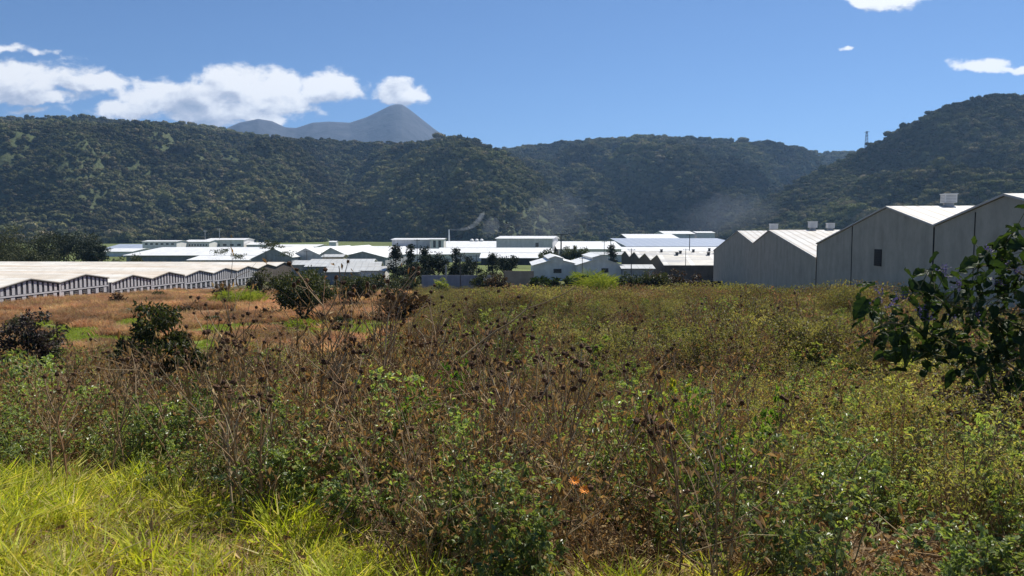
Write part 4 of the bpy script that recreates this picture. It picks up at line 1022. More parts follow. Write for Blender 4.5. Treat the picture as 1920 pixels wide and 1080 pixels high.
def far_weed(seed):
    """bushy weed for the distance: fewer, larger leaves"""
    r = np.random.default_rng(seed); mb = MB()
    for k in range(9):
        a = r.uniform(0, 6.28); stalk(mb, r, (r.normal(0, .35), r.normal(0, .35), -.1), (math.cos(a) * .3, math.sin(a) * .3, 1), r.uniform(.8, 1.6), .008, ST, .1, 4)
    n = 360; B = np.stack([r.normal(0, .45, n), r.normal(0, .45, n), .1 + 1.35 * r.uniform(size=n) ** .8], 1)
    m = OL if seed % 3 else DL
    mb.leaves(B, r.normal(0, .6, (n, 3)) + np.array([0, 0, .7]), r.normal(0, .6, (n, 3)) + np.array([0, 0, .6]), r.uniform(.07, .16, n), r.uniform(.03, .07, n), m, .2, .1)
    n = 120; B = np.stack([r.normal(0, .45, n), r.normal(0, .45, n), .1 + 1.2 * r.uniform(size=n)], 1)
    mb.leaves(B, r.normal(0, .6, (n, 3)) + np.array([0, 0, .7]), r.normal(size=(n, 3)), r.uniform(.08, .16, n), .04, DL if m == OL else OL, .2, .1)
    F2 = list(FM); F2[OL] = M['farleaf']; F2[DL] = M['fardry']; return mb.mesh('weed_source', F2)
def tangle(seed):
    """dry twigs lying and leaning in the weeds"""
    r = np.random.default_rng(seed); mb = MB()
    for k in range(9):
        a = r.uniform(0, 6.28); stalk(mb, r, (r.normal(0, .3), r.normal(0, .3), r.uniform(.1, .7)), (math.cos(a), math.sin(a), r.uniform(-.2, .9)), r.uniform(.35, 1.1), r.uniform(.002, .006), ST if k % 3 else SW, .12)
    return mb.mesh('weed_source', FM)
def litter(seed):
    r = np.random.default_rng(seed); mb = MB(); n = 90
    B = np.stack([r.normal(0, .22, n), r.normal(0, .22, n), r.uniform(0, .12, n)], 1); mb.leaves(B, r.normal(size=(n, 3)) * np.array([1, 1, .35]), r.normal(0, .5, (n, 3)) + np.array([0, 0, 1]), r.uniform(.04, .11, n), r.uniform(.015, .04, n), np.where(r.uniform(size=n) < .7, DL, SW), .3, 0)
    for k in range(8):
        a = r.uniform(0, 6.28); stalk(mb, r, (r.normal(0, .2), r.normal(0, .2), r.uniform(.0, .12)), (math.cos(a), math.sin(a), r.uniform(-.05, .35)), r.uniform(.2, .5), .0025, ST if k % 2 else SW, .15)
    return mb.mesh('weed_source', FM)
def mid(kind, seed):
    me = weed(kind, seed, 1.75)
    me.materials[OL] = M['farleaf']; me.materials[GL] = M['midgreen']; me.materials[DL] = M['fardry']; return me
MIDP = [mid('olive', 571 + i) for i in range(5)] + [mid('green', 581), mid('green', 582), mid('dry', 591), mid('dry', 592), mid('dry', 593)]
protos = [weed('green', 500 + i) for i in range(4)] + [weed('dry', 510 + i) for i in range(5)] + [weed('olive', 520 + i) for i in range(4)] + [weed('leafy', 530 + i) for i in range(3)] + [tangle(540 + i) for i in range(3)] + [litter(545), litter(546)] + MIDP
KI = {'green': (0, 4), 'dry': (4, 9), 'olive': (9, 13), 'leafy': (13, 16), 'tangle': (16, 19)}
def wedge(n, y0, y1, r, t0=-.80, t1=.80, pw=2.0):
    y = (y0 ** pw + (y1 ** pw - y0 ** pw) * r.uniform(size=n)) ** (1 / pw)
    return r.uniform(t0, t1, n) * y, y
def mix_at(x, y, r):
    """which kind of weed grows here"""
    t = x / y; n1 = fbm(x / 1.7, y / 1.7, 201); n2 = fbm(x / 3.1, y / 3.1, 207); n3 = fbm(x / 2.3 + 9, y / 2.3, 215)
    wg = .62 - .22 * sstep(.05, .3, t) + 3.0 * (n1 - .45) + .5 * (1 - sstep(6, 10, y)); wl = .45 * (1 - sstep(5.5, 9, y)) * (1.2 - n3) + .06
    wd = .32 + 2.4 * (n2 - .47) + .75 * np.exp(-((t + .16) / .26) ** 2) * (1 - sstep(18, 30, y)) + .20 * (1 - sstep(-.5, -.2, t))
    wo = -.10 + 1.3 * sstep(-.02, .18, t) * sstep(3.5, 7, y) + .8 * sstep(14, 22, y) + (n3 - .5)
    W = np.maximum(np.stack([wg * (1 - .6 * sstep(14, 26, y)), wd, wo, wl, np.full(len(x), .22)], 1), .02)
    C = np.cumsum(W, 1); u = r.uniform(size=len(x)) * C[:, -1]; k = (u[:, None] > C).sum(1)
    lo = np.array([0, 4, 9, 13, 16])[k]; hi = np.array([4, 9, 13, 16, 19])[k]
    return (lo + (r.uniform(size=len(x)) * (hi - lo)).astype(int)), k
def weeds_field():
    r = np.random.default_rng(77); X, Y = [], []
    for (y0, y1, dens) in ((2.7, 3.8, 13.0), (3.8, 9, 7.5), (9, 18, 5.5), (18, 34, 3.2), (34, 62, 1.9)):
        n = int(1.05 * (y1 ** 2 - y0 ** 2) * dens); x, y = wedge(n, y0, y1, r, -.95, 1.15); X.append(x); Y.append(y)
    x = np.concatenate(X); y = np.concatenate(Y); t = x / y
    # the grass verge in the near left stays open
    edge = 6.4 + 1.2 * (fbm(x * .9, y * .9, 88) - .5) * 2 - 3.1 * sstep(-.64, .0, t)
    keep = (y > edge + .35)
    keep &= ~((y > 60) & (t < -.1))
    cl = fbm(x / 2.2, y / 2.2, 91); keep &= (cl > .36) | (r.uniform(size=len(x)) < .55)
    # a thin place with russet grass showing, left
    keep &= ~((np.hypot((t + .60) / .035, (y - 14) / 3.5) < 1))
    x, y = x[keep], y[keep]; pid, k = mix_at(x, y, r); m = len(x)
    s = r.uniform(.6, 1.08, m) * (.72 + .5 * fbm(x / 2.5, y / 2.5, 95))
    s *= np.where(y < 7.5, .82, 1.0) * np.where(y < 3.8, .78, 1.0) * np.where(k == 1, 1.05, .95)
    left = 1 - sstep(-.32, -.12, x / y); s *= 1 + .12 * left * sstep(8, 14, y)
    s *= 1 + (1.5 * (fbm(x / 4.2, y / 5.5, 333) - .5)) * sstep(9, 15, y) * (1 - left)
    tall = (k == 1) & (y > 5.5) & (y < 13) & (x / y > -.42) & (x / y < .12) & (r.uniform(size=m) < .16); s = np.where(tall, s * r.uniform(1.2, 1.45, m), s)
    far = (y > 15 + 6 * r.uniform(size=m)); kk = np.array([5, 8, 0, 5, 8])[k]; nn = np.array([2, 3, 5, 2, 3])[k]; pid = np.where(far, 21 + kk + (r.uniform(size=m) * nn).astype(int), pid); s = np.where(far, s * r.uniform(.75, 1.25, m), s)
    xl, yl = wedge(1900, 2.4, 9, r, -.9, .95); x = np.concatenate([x, xl]); y = np.concatenate([y, yl]); s = np.concatenate([s, r.uniform(.7, 1.2, 1900)]); pid = np.concatenate([pid, r.integers(19, 21, 1900)]); m = len(x)
    z = ground(x, y)
    rot = np.stack([r.normal(0, .09, m), r.normal(0, .09, m), r.uniform(0, 6.28, m)], 1)
    scatter('weeds', protos, np.stack([x, y, z], 1), rot, np.stack([s, s, s * r.uniform(.85, 1.15, m)], 1), pid, 'tangled green and brown weeds filling the whole foreground field', 'weeds')
    # farther weeds, up to the warehouse walls
    fp = [far_weed(560 + i) for i in range(6)]
    x, y = wedge(30000, 55, 178, r, -.14, .75, 1.6); t = x / y
    keep = (x < WA + WB * y - 1.2) & (t > -.13 + .05 * (fbm(x / 8, y / 8, 97) - .5))
    w, ru, gr = zone_w(x, y); keep &= (ru < .4) & (gr < .4)
    x, y = x[keep], y[keep]; m = len(x); s = r.uniform(.65, 1.1, m) * (.65 + .6 * fbm(x / 7, y / 7, 99)) * np.where(r.uniform(size=m) < .10, 1.5, 1.0)
    pid = np.where(r.uniform(size=m) < .75, r.integers(0, 6, m), 3 * (fbm(x / 9, y / 6, 303) > .5))
    scatter('weeds', fp, np.stack([x, y, ground(x, y)], 1), np.stack([np.zeros(m), np.zeros(m), r.uniform(0, 6.28, m)], 1), np.stack([s, s, s], 1), pid, 'olive and brown weeds reaching back to the grey warehouse walls', 'weeds')
weeds_field()

def tuft(seed, H, n, spread, m=0, w=.007, lean=.35, mats=None, broad=1.0):
    r = np.random.default_rng(seed); mb = MB()
    b = np.stack([r.normal(0, spread, n), r.normal(0, spread, n), np.full(n, -.03)], 1)
    d = b * np.array([1.5, 1.5, 0]) / max(spread, .01) * .12 + r.normal(0, lean, (n, 3)) * np.array([1, 1, .1]) + np.array([0, 0, 1]); d /= np.linalg.norm(d, axis=1)[:, None]
    L = H * r.uniform(.5, 1.15, n); nr = r.normal(size=(n, 3))
    # two-segment blades that bow over
    s_ = np.cross(d, nr); s_ /= np.linalg.norm(s_, axis=1)[:, None]; s_ *= (w * broad / 2)
    d2 = d + np.stack([d[:, 0] * 1.6, d[:, 1] * 1.6, -r.uniform(.1, .9, n)], 1); d2 /= np.linalg.norm(d2, axis=1)[:, None]
    m1 = b + d * (L * .6)[:, None]; tp = m1 + d2 * (L * .45)[:, None]
    V = np.stack([b - s_, b + s_, m1 + s_ * .9, m1 - s_ * .9, tp], 1).reshape(-1, 3); k = np.arange(n)[:, None] * 5
    mb.add(V, k + np.array([[0, 1, 2, 3]]), m); mb.add(V, k + np.array([[3, 2, 4]]), m)
    return mb.mesh('grass_source', mats)
def grasses():
    r = np.random.default_rng(31)
    gp = [tuft(600 + i, .36, 60, .05, 0, .011, .22, M['grass']) for i in range(3)] + [tuft(610 + i, .30, 46, .09, 0, .007, .8, M['straw']) for i in range(2)] + [tuft(620, .46, 34, .04, 0, .012, .15, M['grass'])]
    n = 8200; x = r.uniform(-6.4, 1.2, n); y = r.uniform(2.6, 8.2, n); t = x / y
    edge = 6.9 + 1.3 * (fbm(x * .9, y * .9, 88) - .5) * 2 - 3.1 * sstep(-.64, .0, t)
    keep = (y < edge + .25) & ((fbm(x * 2.2, y * 2.2, 401) > .43) | (r.uniform(size=n) < .5) | (y < 4.6)); x, y = x[keep], y[keep]; m = len(x)
    gsel = fbm(x * 1.1, y * 1.1, 405)
    pid = np.where(r.uniform(size=m) < np.clip((gsel - .43) * 6, .28, .75), r.choice([0, 1, 2, 5], m), r.choice([3, 4], m))
    s = r.uniform(.6, 1.15, m) * (.75 + .5 * gsel)
    scatter('grass', gp, np.stack([x, y, ground(x, y)], 1), np.stack([r.normal(0, .1, m), r.normal(0, .1, m), r.uniform(0, 6.28, m)], 1), np.stack([s, s, s], 1), pid, 'yellow-green grass with dry straw in the lower left corner', 'grass')
    # russet dry grass and short green grass on the valley floor, and tall straw in the weeds
    rp = [tuft(640 + i, 1.25, 110, .35, 0, .05, .22, M['russet']) for i in range(3)]
    x, y = wedge(46000, 66, 215, r, -.72, .18, 1.3); w, ru, gr = zone_w(x, y); keep = ru > .3
    X_, Y_ = -GH + GB * y, y; keep &= (x > X_ + .6)
    keep &= (fbm(x / 9, y / 6, 411) > .34)
    x, y = x[keep], y[keep]; m = len(x); s = r.uniform(.5, 1.2, m) * (.45 + 1.0 * fbm(x / 8, y / 6, 413))
    scatter('dry_grass', rp, np.stack([x, y, ground(x, y)], 1), np.stack([np.zeros(m), np.zeros(m), r.uniform(0, 6.28, m)], 1), np.stack([s, s, s], 1), r.integers(0, 3, m), 'russet dry grass covering the field below the striped greenhouse', 'dry grass')
    lp = [tuft(650 + i, .42, 90, .4, 0, .06, .5, M['lawn']) for i in range(2)]
    x, y = wedge(15000, 58, 125, r, -.75, -.05, 1.5); w, ru, gr = zone_w(x, y); keep = (gr > .35) & (fbm(x / 5, y / 4, 415) > .4)
    x, y = x[keep], y[keep]; m = len(x); s = r.uniform(.6, 1.2, m)
    scatter('short_grass', lp, np.stack([x, y, ground(x, y)], 1), np.stack([np.zeros(m), np.zeros(m), r.uniform(0, 6.28, m)], 1), np.stack([s, s, s * r.uniform(.5, 1.3, m)], 1), r.integers(0, 2, m), 'short bright green grass on the valley floor in front of the russet grass', 'grass')
grasses()
# brown shrubs in the russet field
for k, (px, tp, w, Y, lf, lb) in enumerate(((120, 574, 24, 122, 'olive', 'small green bush in the russet grass under the striped gables'), (215, 546, 40, 132, 'brownleaf', 'brown bush against the second striped gable wall'), (295, 541, 30, 150, 'olive', 'small green bush against the striped greenhouse wall'),
        (415, 530, 44, 140, 'brownleaf', 'reddish brown bush before the far end of the striped greenhouse'), (470, 534, 60, 138, 'lime', 'yellow-green grass clump left of the lone bush tree'), (740, 528, 70, 118, 'olive', 'olive bush right of the smaller shrub tree'))):
    tree('field_bush', lb, 'bush', px, tp, w, Y, lf, 'bush', 160 + k, .4, 1500, .1)

# ------------------------------------------------------------------ single plants standing out of the weeds
def near_shrub(label, px, top, wpx, Y, leaf, seed, n, leafm, name='shrub'):
    return tree(name, label, 'shrub', px, top, wpx, Y, leaf, 'bush', seed, leafm, n, .03, dens=2.2)
near_shrub('dark purplish bushy shrub at the left edge below the greenhouse', 55, 574, 150, 24, 'purpleleaf', 701, 7000, .13)
near_shrub('tall brownish-green shrub in front of the russet field, left of centre', 290, 556, 190, 15, 'olive', 702, 11000, .11)
near_shrub('leafy green shrub at the left edge under the purplish one', 28, 655, 120, 11.5, 'gleaf', 704, 1800, .09)
near_shrub('small dark shrub on the right side of the purplish shrub', 120, 640, 60, 20, 'olive', 705, 1200, .09)
near_shrub('brown twiggy shrub below the flowering shrub at the right edge', 1840, 662, 230, 9.0, 'brownleaf', 706, 4200, .07)
near_shrub('dark green shrub at the right edge under the flowering shrub', 1925, 620, 170, 9.6, 'purpleleaf', 707, 4200, .09)
near_shrub('small olive shrub below the left tip of the flowering shrub', 1690, 668, 110, 10.5, 'oleaf', 708, 2600, .06)
def dead_stalk(label, px, top, Y, seed, nst=2, heads=12, spread=.22, leanx=0.0):
    r = np.random.default_rng(seed + 5000); p = P(px, top, Y); zb = float(ground(p[0], Y)); H = p[2] - zb
    root = empty('dried_flower_stalk', (p[0], Y, zb)); tag(root, label, 'dried plant', 'dried stalks with seed heads rising from the weeds')
    mb = MB(); tips = []
    for k in range(nst):
        a = r.uniform(0, 6.28); pts, ds = stalk(mb, r, (r.normal(0, .08), r.normal(0, .08), -.1), (math.cos(a) * .10 + leanx, math.sin(a) * .10, 1), H * r.uniform(.8, .92), r.uniform(.009, .014), 0, .045, 9)
        tips.append(pts[-1] + ds[-1] * .05); stalk(mb, r, pts[-1], ds[-1], H * .08, .003, 0, .05, 2)
        for b in range(9):
            i = r.integers(4, 10); aa = r.uniform(0, 6.28); dd = unit(ds[min(i - 1, 8)] + np.array([math.cos(aa), math.sin(aa), .2]) * r.uniform(.35, .8))
            p2, d2 = stalk(mb, r, pts[i], dd, H * r.uniform(.1, .26) * (1 + spread), .006, 0, .1, 4); tips.append(p2[-1])
            if r.uniform() < .7: p3, d3 = stalk(mb, r, p2[2], unit(d2[2] + r.normal(0, .5, 3) + np.array([0, 0, .3])), H * r.uniform(.05, .12), .0042, 0, .1, 3); tips.append(p3[-1])
    zm = max(t[2] for t in tips); k = H / zm
    mb_s = MB(); mb_s.V = [v * np.array([1, 1, k], np.float32) for v in mb.V]; mb_s.nv = mb.nv; mb_s.loops = mb.loops; mb_s.counts = mb.counts; mb_s.mats = mb.mats
    T = np.array(tips) * np.array([1, 1, k])
    B = T[r.integers(0, len(T), 26)] - np.array([0, 0, .05]) + r.normal(0, .03, (26, 3)); mb_s.leaves(B, r.normal(0, .5, (26, 3)) - np.array([0, 0, .8]), r.normal(size=(26, 3)), .05, .018, 1, .5, .1)
    mb_s.build('stem', [M['stem'], M['dleaf']], root)
    order = np.argsort(-T[:, 2])[:heads]
    h = MB(); seed_head(h, r, (0, 0, 0), .021, 0); hm = h.mesh('seed_head', M['head'])
    for i in order:
        o = bpy.data.objects.new('seed_head', hm); COL.objects.link(o); o.parent = root; o.location = T[i]; s = r.uniform(.7, 1.15); o.scale = (s, s, s); o.rotation_euler = (r.uniform(0, 3), r.uniform(0, 3), 0)
for k, a in enumerate((
    (383, 556, 9.0, 1, 8, 0.0, 'dried stalk with dark seed heads left of the lone bush tree, before the striped gables'),
    (441, 566, 8.2, 2, 16, 0.1, 'branching dried stalk full of seed heads before the bright green patch'),
    (470, 590, 7.2, 2, 12, -.1, 'shorter dried stalk with many heads between the green patch and the lone bush tree'),
    (505, 592, 9.5, 1, 7, 0.0, 'thin dried stalk close to the left side of the lone bush tree'),
    (622, 487, 7.6, 2, 14, 0.0, 'tallest dried stalk, its heads standing against the grey corrugated roofs'),
    (655, 497, 7.2, 3, 18, 0.1, 'tall much-branched dried plant just right of the lone bush tree'),
    (700, 508, 7.8, 2, 16, 0.1, 'tall dried stalk leaning right toward the low hut roof'),
    (733, 545, 8.2, 2, 12, 0.0, 'dried stalk with heads in front of the dark reddish cane tuft'),
    (775, 538, 8.8, 2, 13, 0.0, 'dried stalk just right of the dark reddish cane tuft'),
    (820, 572, 8.0, 2, 12, 0.05, 'dried stalk with heads below the yellow-green domed shrub'),
    (880, 546, 8.4, 2, 15, 0.12, 'dried stalk leaning right below the gap in the dark trees'),
    (925, 560, 8.0, 2, 16, 0.05, 'bushy dried stalk below the tan sheet wall'),
    (905, 600, 6.6, 3, 20, 0.0, 'dense cluster of brown seed heads in the middle of the weeds'),
    (990, 596, 6.6, 2, 18, 0.1, 'dried stalk with brown heads left of the red grass band'),
    (1035, 640, 6.0, 2, 16, 0.1, 'large brown seed heads near the centre of the picture'),
    (1060, 610, 7.4, 2, 12, 0.0, 'dried stalk below the broad-leaved hedge'),
    (1140, 680, 6.4, 2, 12, 0.1, 'dried stalk in the weeds below the bright cane tuft'),
    (1300, 765, 4.6, 2, 14, 0.0, 'group of big seed heads low in the weeds right of centre'),
    (1395, 735, 5.6, 1, 7, 0.1, 'few seed heads right of the big low group'),
    (720, 670, 5.6, 2, 10, 0.0, 'dried stalk with pale stems in the brown middle of the weeds'),
    (640, 640, 6.2, 2, 8, 0.05, 'dark twiggy dried plant below the smaller shrub tree'),
    (560, 660, 6.0, 2, 8, 0.0, 'dark bare stalks below the lone bush tree'),
    (850, 650, 5.6, 2, 10, .25, 'dried plant leaning right with one pale bent stem'),
    (330, 612, 7.0, 3, 12, 0.0, 'thick dried stalks rising between the tall left shrub and the bright green patch'),
    (410, 640, 5.8, 2, 10, .1, 'dried plant with brown heads below the bright green patch'),
    (215, 660, 6.6, 2, 8, 0.0, 'dried stalk between the purplish shrub and the tall left shrub'),
    (480, 700, 5.2, 3, 10, -.1, 'bare reddish stems crossing in front of the left weeds'),
    (590, 600, 6.4, 3, 12, 0.05, 'cluster of tall stems below the trunk of the lone bush tree'),
    (960, 690, 5.0, 2, 10, 0.1, 'dark seed heads on leaning stems in the very centre'),
    (1190, 610, 7.8, 2, 10, 0.0, 'thin dried plant rising below the dark shrubs of the sawtooth gables'),
    (100, 700, 6.0, 2, 8, 0.0, 'dried stalk low at the left below the purplish shrub'),
    (250, 640, 9.0, 2, 8, 0.0, 'dried stalk low beside the tall left shrub'))):
    dead_stalk(a[6], a[0], a[1], a[2], 900 + k, a[3], a[4], .2, a[5])
# pale broken branches lying over the weeds
for k, (pa, pb, Y, rad, lb) in enumerate((((868, 668), (1080, 530 + 10), 5.4, .008, 'pale sunlit broken stem leaning right near the centre'), ((1555, 950), (1640, 845), 4.6, .007, 'pale straw-coloured stem lying in the weeds at lower right'),
        ((1545, 1070), (1640, 1015), 4.2, .006, 'thin pale branch at the lower right edge of the weeds'), ((955, 1045), (1010, 1008), 4.2, .005, 'short pale twig near the bottom centre'), ((1405, 910), (1290, 1030), 4.6, .006, 'long brown branch slanting through the weeds right of centre'))):
    r = np.random.default_rng(950 + k); a = np.array(P(*pa, Y)); b = np.array(P(*pb, Y + .35)); tt = np.linspace(0, 1, 8)[:, None]
    pts = a + (b - a) * tt + r.normal(0, .012, (8, 3)) + np.array([0, 0, .04]) * np.sin(tt * 3.1)
    m = MB(); m.tube(pts - a, rad, rad * .4, 6); q = pts[4] - a; m.tube([q, q + np.array([.05, .02, .10]), q + np.array([.12, .03, .15])], rad * .5, rad * .25, 5); q = pts[6] - a; m.tube([q, q + np.array([-.02, .02, .09])], rad * .4, rad * .2, 5)
    o = m.build('fallen_stem', M['straw'], loc=tuple(a)); tag(o, lb, 'branch')
# two orange flowers low in the weeds, yellow-tipped plant on the right
M['orange'] = plain('orange_petals', (0.75, 0.26, 0.02), 0.5, 0.15, 30)
M['yellow'] = foliage('yellowing_leaves', [(0.5, 0.40, 0.04), (0.36, 0.34, 0.05), (0.2, 0.26, 0.04)], trans=.4)
for k, (px, py, lb) in enumerate(((1077, 902, 'left and higher of two orange flowers low in the weeds'), (1096, 919, 'right and lower of two orange flowers low in the weeds'))):
    r = np.random.default_rng(970 + k); p = P(px, py, 4.3); root = empty('orange_flower', p); tag(root, lb, 'flower', 'orange flowers')
    m = MB(); n = 11; a = np.arange(n) * 2 * math.pi / n; d = np.stack([np.cos(a), np.sin(a) * .8 - .3, np.sin(a) * .5 + .25], 1)
    m.leaves(np.zeros((n, 3)), d, np.tile([[0, -.6, .8]], (n, 1)), .036, .018, 0, .15, .1); m.build('petals', M['orange'], root)
    m = MB(); m.add(ICO1[0] * .008, ICO1[1]); m.build('centre', M['head'], root)
    zb = float(ground(p[0], p[1])) - p[2]; m = MB(); m.tube([(0, .005, -.006), (.01, .02, zb * .5), (.02, .03, zb)], .002, .003, 5); m.build('stem', M['gstem'], root)
def leafy_plant(label, px, top, wpx, Y, leaf, seed, n=1100):
    p = P(px, top + 12, Y); zb = float(ground(p[0], Y)); H = p[2] - zb
    mats = list(FM); mats[GL] = M[leaf]; me = weed('leafy', seed, .95)
    for i in range(len(mats)): me.materials[i] = mats[i]
    co = np.empty(len(me.vertices) * 3, np.float32); me.vertices.foreach_get('co', co); co = co.reshape(-1, 3)
    k = H / np.percentile(co[:, 2], 99.5); w = min(k, 1.1 * wpx / F * Y / (np.percentile(co[:, 0], 97) - np.percentile(co[:, 0], 3)))
    o = bpy.data.objects.new('leafy_plant', me); COL.objects.link(o); o.location = (p[0], Y, zb); o.scale = (max(w, .8), max(w, .8), min(k, 1.6)); tag(o, label, 'plant'); return o
M['bright'] = foliage('bright_green_leaves', [(0.093, 0.170, 0.025), (0.145, 0.238, 0.034), (0.187, 0.272, 0.043), (0.068, 0.128, 0.025)], trans=.45, rough=.4, spec=.5)
leafy_plant('bright green plant with yellow tips left of the warehouse window line', 1215, 650, 80, 7.6, 'bright', 801)
leafy_plant('yellowing plant beside the bright green one', 1262, 678, 50, 7.4, 'yellow', 802, 500)
leafy_plant('bright green leafy plant in the brown middle weeds', 750, 722, 70, 5.6, 'bright', 803, 900)
leafy_plant('bright leaf tuft above the brown middle weeds', 800, 658, 46, 7.0, 'bright', 804, 500)
leafy_plant('bright green clump right of centre among small leaves', 1425, 705, 56, 6.6, 'bright', 805, 600)
leafy_plant('green clump with round leaves beside the big seed heads', 1385, 760, 90, 5.4, 'bright', 806, 1000)

# the flowering shrub that reaches in from the right
M['bigleaf'] = foliage('large_dark_leaves', [(0.022, 0.042, 0.014), (0.036, 0.064, 0.020), (0.018, 0.032, 0.013), (0.056, 0.089, 0.024)], trans=.28, rough=.6, spec=.2)
M['purple'] = foliage('purple_blossom', [(0.154, 0.126, 0.280), (0.210, 0.182, 0.350), (0.112, 0.084, 0.196)], trans=.3, tcol=(1, 1, 1.2))
def bigleaf(mb, r, base, d, nrm, L, W):
    """broad leaf with a bent midrib, ruffled toothed edge"""
    d = unit(d); s_ = unit(np.cross(d, nrm)); up = unit(np.cross(s_, d)); nu, nv = 7, 5; V = []
    ph = r.uniform(0, 6.28); curl = r.uniform(.2, .7)
    for i in range(nu):
        u = i / (nu - 1); prof = math.sin(math.pi * min(1, u * .92 + .07)) ** .75 * (1 - .25 * u)
        c = base + d * L * u - np.array([0, 0, 1]) * L * curl * u * u * .6
        for j in range(nv):
            v = (j / (nv - 1) - .5) * 2
            ruf = .05 * L * math.sin(u * 14 + ph + v * 2) * abs(v) + r.normal(0, .012 * L)
            V.append(c + s_ * (W / 2 * prof * v * (1 + .10 * math.sin(i * 2.9))) + up * (abs(v) ** 1.3 * W * .22 + ruf))
    f = np.array([(i * nv + j, i * nv + j + 1, (i + 1) * nv + j + 1, (i + 1) * nv + j) for i in range(nu - 1) for j in range(nv - 1)])
    mb.add(V, f)
def wigandia():
    r = np.random.default_rng(4242); Yb = 7.6; base = np.array([6.6, 8.0, float(ground(6.6, 8.0))])
    root = empty('flowering_shrub', tuple(base)); tag(root, 'dark big-leaved shrub with purple blossom reaching in from the right edge', 'shrub')
    br = MB(); lf = MB()
    def W(px, py, Y=Yb): return np.array(P(px, py, Y)) - base
    arms = [[(2090, 900, 8.0), (1990, 740, 7.8), (1900, 690, 7.5), (1810, 655, 7.3), (1720, 615, 7.2), (1655, 605, 7.1), (1612, 635, 7.1)],
            [(2090, 880, 8.0), (2010, 700, 7.8), (1935, 620, 7.6), (1860, 590, 7.4), (1790, 575, 7.3), (1720, 545, 7.2)],
            [(2100, 860, 8.1), (2020, 640, 7.9), (1950, 540, 7.7), (1890, 490, 7.6), (1840, 500, 7.5)],
            [(2100, 860, 8.1), (2050, 600, 8.2), (1980, 480, 8.0), (1925, 440, 7.9)],
            [(2080, 830, 7.9), (1960, 720, 7.6), (1880, 690, 7.4), (1790, 670, 7.3), (1700, 655, 7.2)]]
    nodes = []
    for a in arms:
        p = np.array([W(*q) for q in a]); p = np.concatenate([[np.array([0, 0, -.1])], p])
        tt = np.linspace(0, len(p) - 1, 4 * len(p)); q = np.stack([np.interp(tt, np.arange(len(p)), p[:, i]) for i in range(3)], 1) + r.normal(0, .012, (len(tt), 3))
        br.tube(q, .022, .005, 6); nodes += [v for v in q[int(len(q) * .42):]]
    cl = [(1630, 572, 26, 6), (1665, 600, 30, 12), (1725, 528, 30, 5), (1752, 515, 22, 4), (1700, 625, 30, 14), (1760, 592, 32, 16), (1800, 560, 28, 14), (1832, 525, 26, 12), (1860, 478, 26, 12), (1905, 452, 26, 12), (1885, 540, 30, 16), (1925, 515, 30, 14), (1855, 600, 34, 18), (1785, 640, 30, 16), (1830, 655, 30, 14), (1905, 620, 34, 16), (1700, 668, 26, 8), (1655, 640, 22, 7), (1745, 665, 26, 10), (1905, 655, 34, 14), (1860, 690, 34, 12), (1800, 690, 26, 8), (1910, 720, 30, 12), (1960, 600, 50, 24), (1980, 480, 50, 20), (2030, 560, 60, 24)]
    nd = np.array(nodes)
    for (px, py, rad, n) in cl:
        for k in range(int(n * 1.7)):
            c = W(px + r.normal(0, rad * .7), py + r.normal(0, rad * .7), Yb - .25 + r.normal(0, .22))
            near = nd[np.argmin(((nd - c) ** 2).sum(1))]
            if k % 3 == 0: br.tube(np.array([near, (near + c) / 2 + r.normal(0, .015, 3), c]), .005, .0025, 4)
            L = r.uniform(.07, .16); bigleaf(lf, r, c, r.normal(0, .7, 3) + np.array([-.2, -.15, -.25]), r.normal(0, .5, 3) + np.array([0, 0, 1]), L, L * r.uniform(.6, .85))
    for (px, py, L, W_, dx, dz) in ((1705, 545, .30, .24, .9, .1), (1745, 500, .2, .17, .5, -.6), (1625, 560, .2, .15, -.5, -.6), (1835, 490, .2, .16, -.8, -.1), (1890, 470, .26, .2, .6, .3), (1690, 630, .22, .16, .1, -1), (1900, 560, .24, .2, .8, -.2)):
        c = W(px, py, Yb - .4); near = nd[np.argmin(((nd - c) ** 2).sum(1))]; br.tube(np.array([near, (near + c) / 2, c]), .006, .003, 5)
        bigleaf(lf, r, c, np.array([dx, -.1, dz]), np.array([.2, -.5, .8]), L, W_)
    br.build('branches', M['gstem'], root); lf.build('leaves', M['bigleaf'], root)
    for (px, py, rad) in ((1652, 556, 20), (1672, 572, 16), (1690, 560, 14), (1725, 585, 14), (1800, 535, 14), (1885, 500, 14), (1768, 510, 18), (1742, 600, 14), (1850, 470, 16), (1905, 508, 16), (1925, 470, 14), (1782, 603, 14), (1870, 530, 12), (1830, 590, 12)):
        m = MB(); c = W(px, py, Yb - .45); near = nd[np.argmin(((nd - c) ** 2).sum(1))]
        m.tube(np.array([near, (near + c) / 2 + r.normal(0, .02, 3), c]), .004, .002, 4, 1)
        for s in range(5):
            a = r.normal(0, .6, 3) + np.array([0, 0, .4]); e = c + unit(a) * rad / F * Yb * 1.1; m.tube(np.array([c, e]), .0018, .001, 3, 1)
            n = 12; tt = r.uniform(.1, 1, n)[:, None]; B = c + (e - c) * tt + r.normal(0, .006, (n, 3)); m.leaves(B, r.normal(size=(n, 3)), r.normal(size=(n, 3)), r.uniform(.012, .022, n), .012, 0, .3)
        m.build('blossom', [M['purple'], M['gstem']], root)
wigandia()

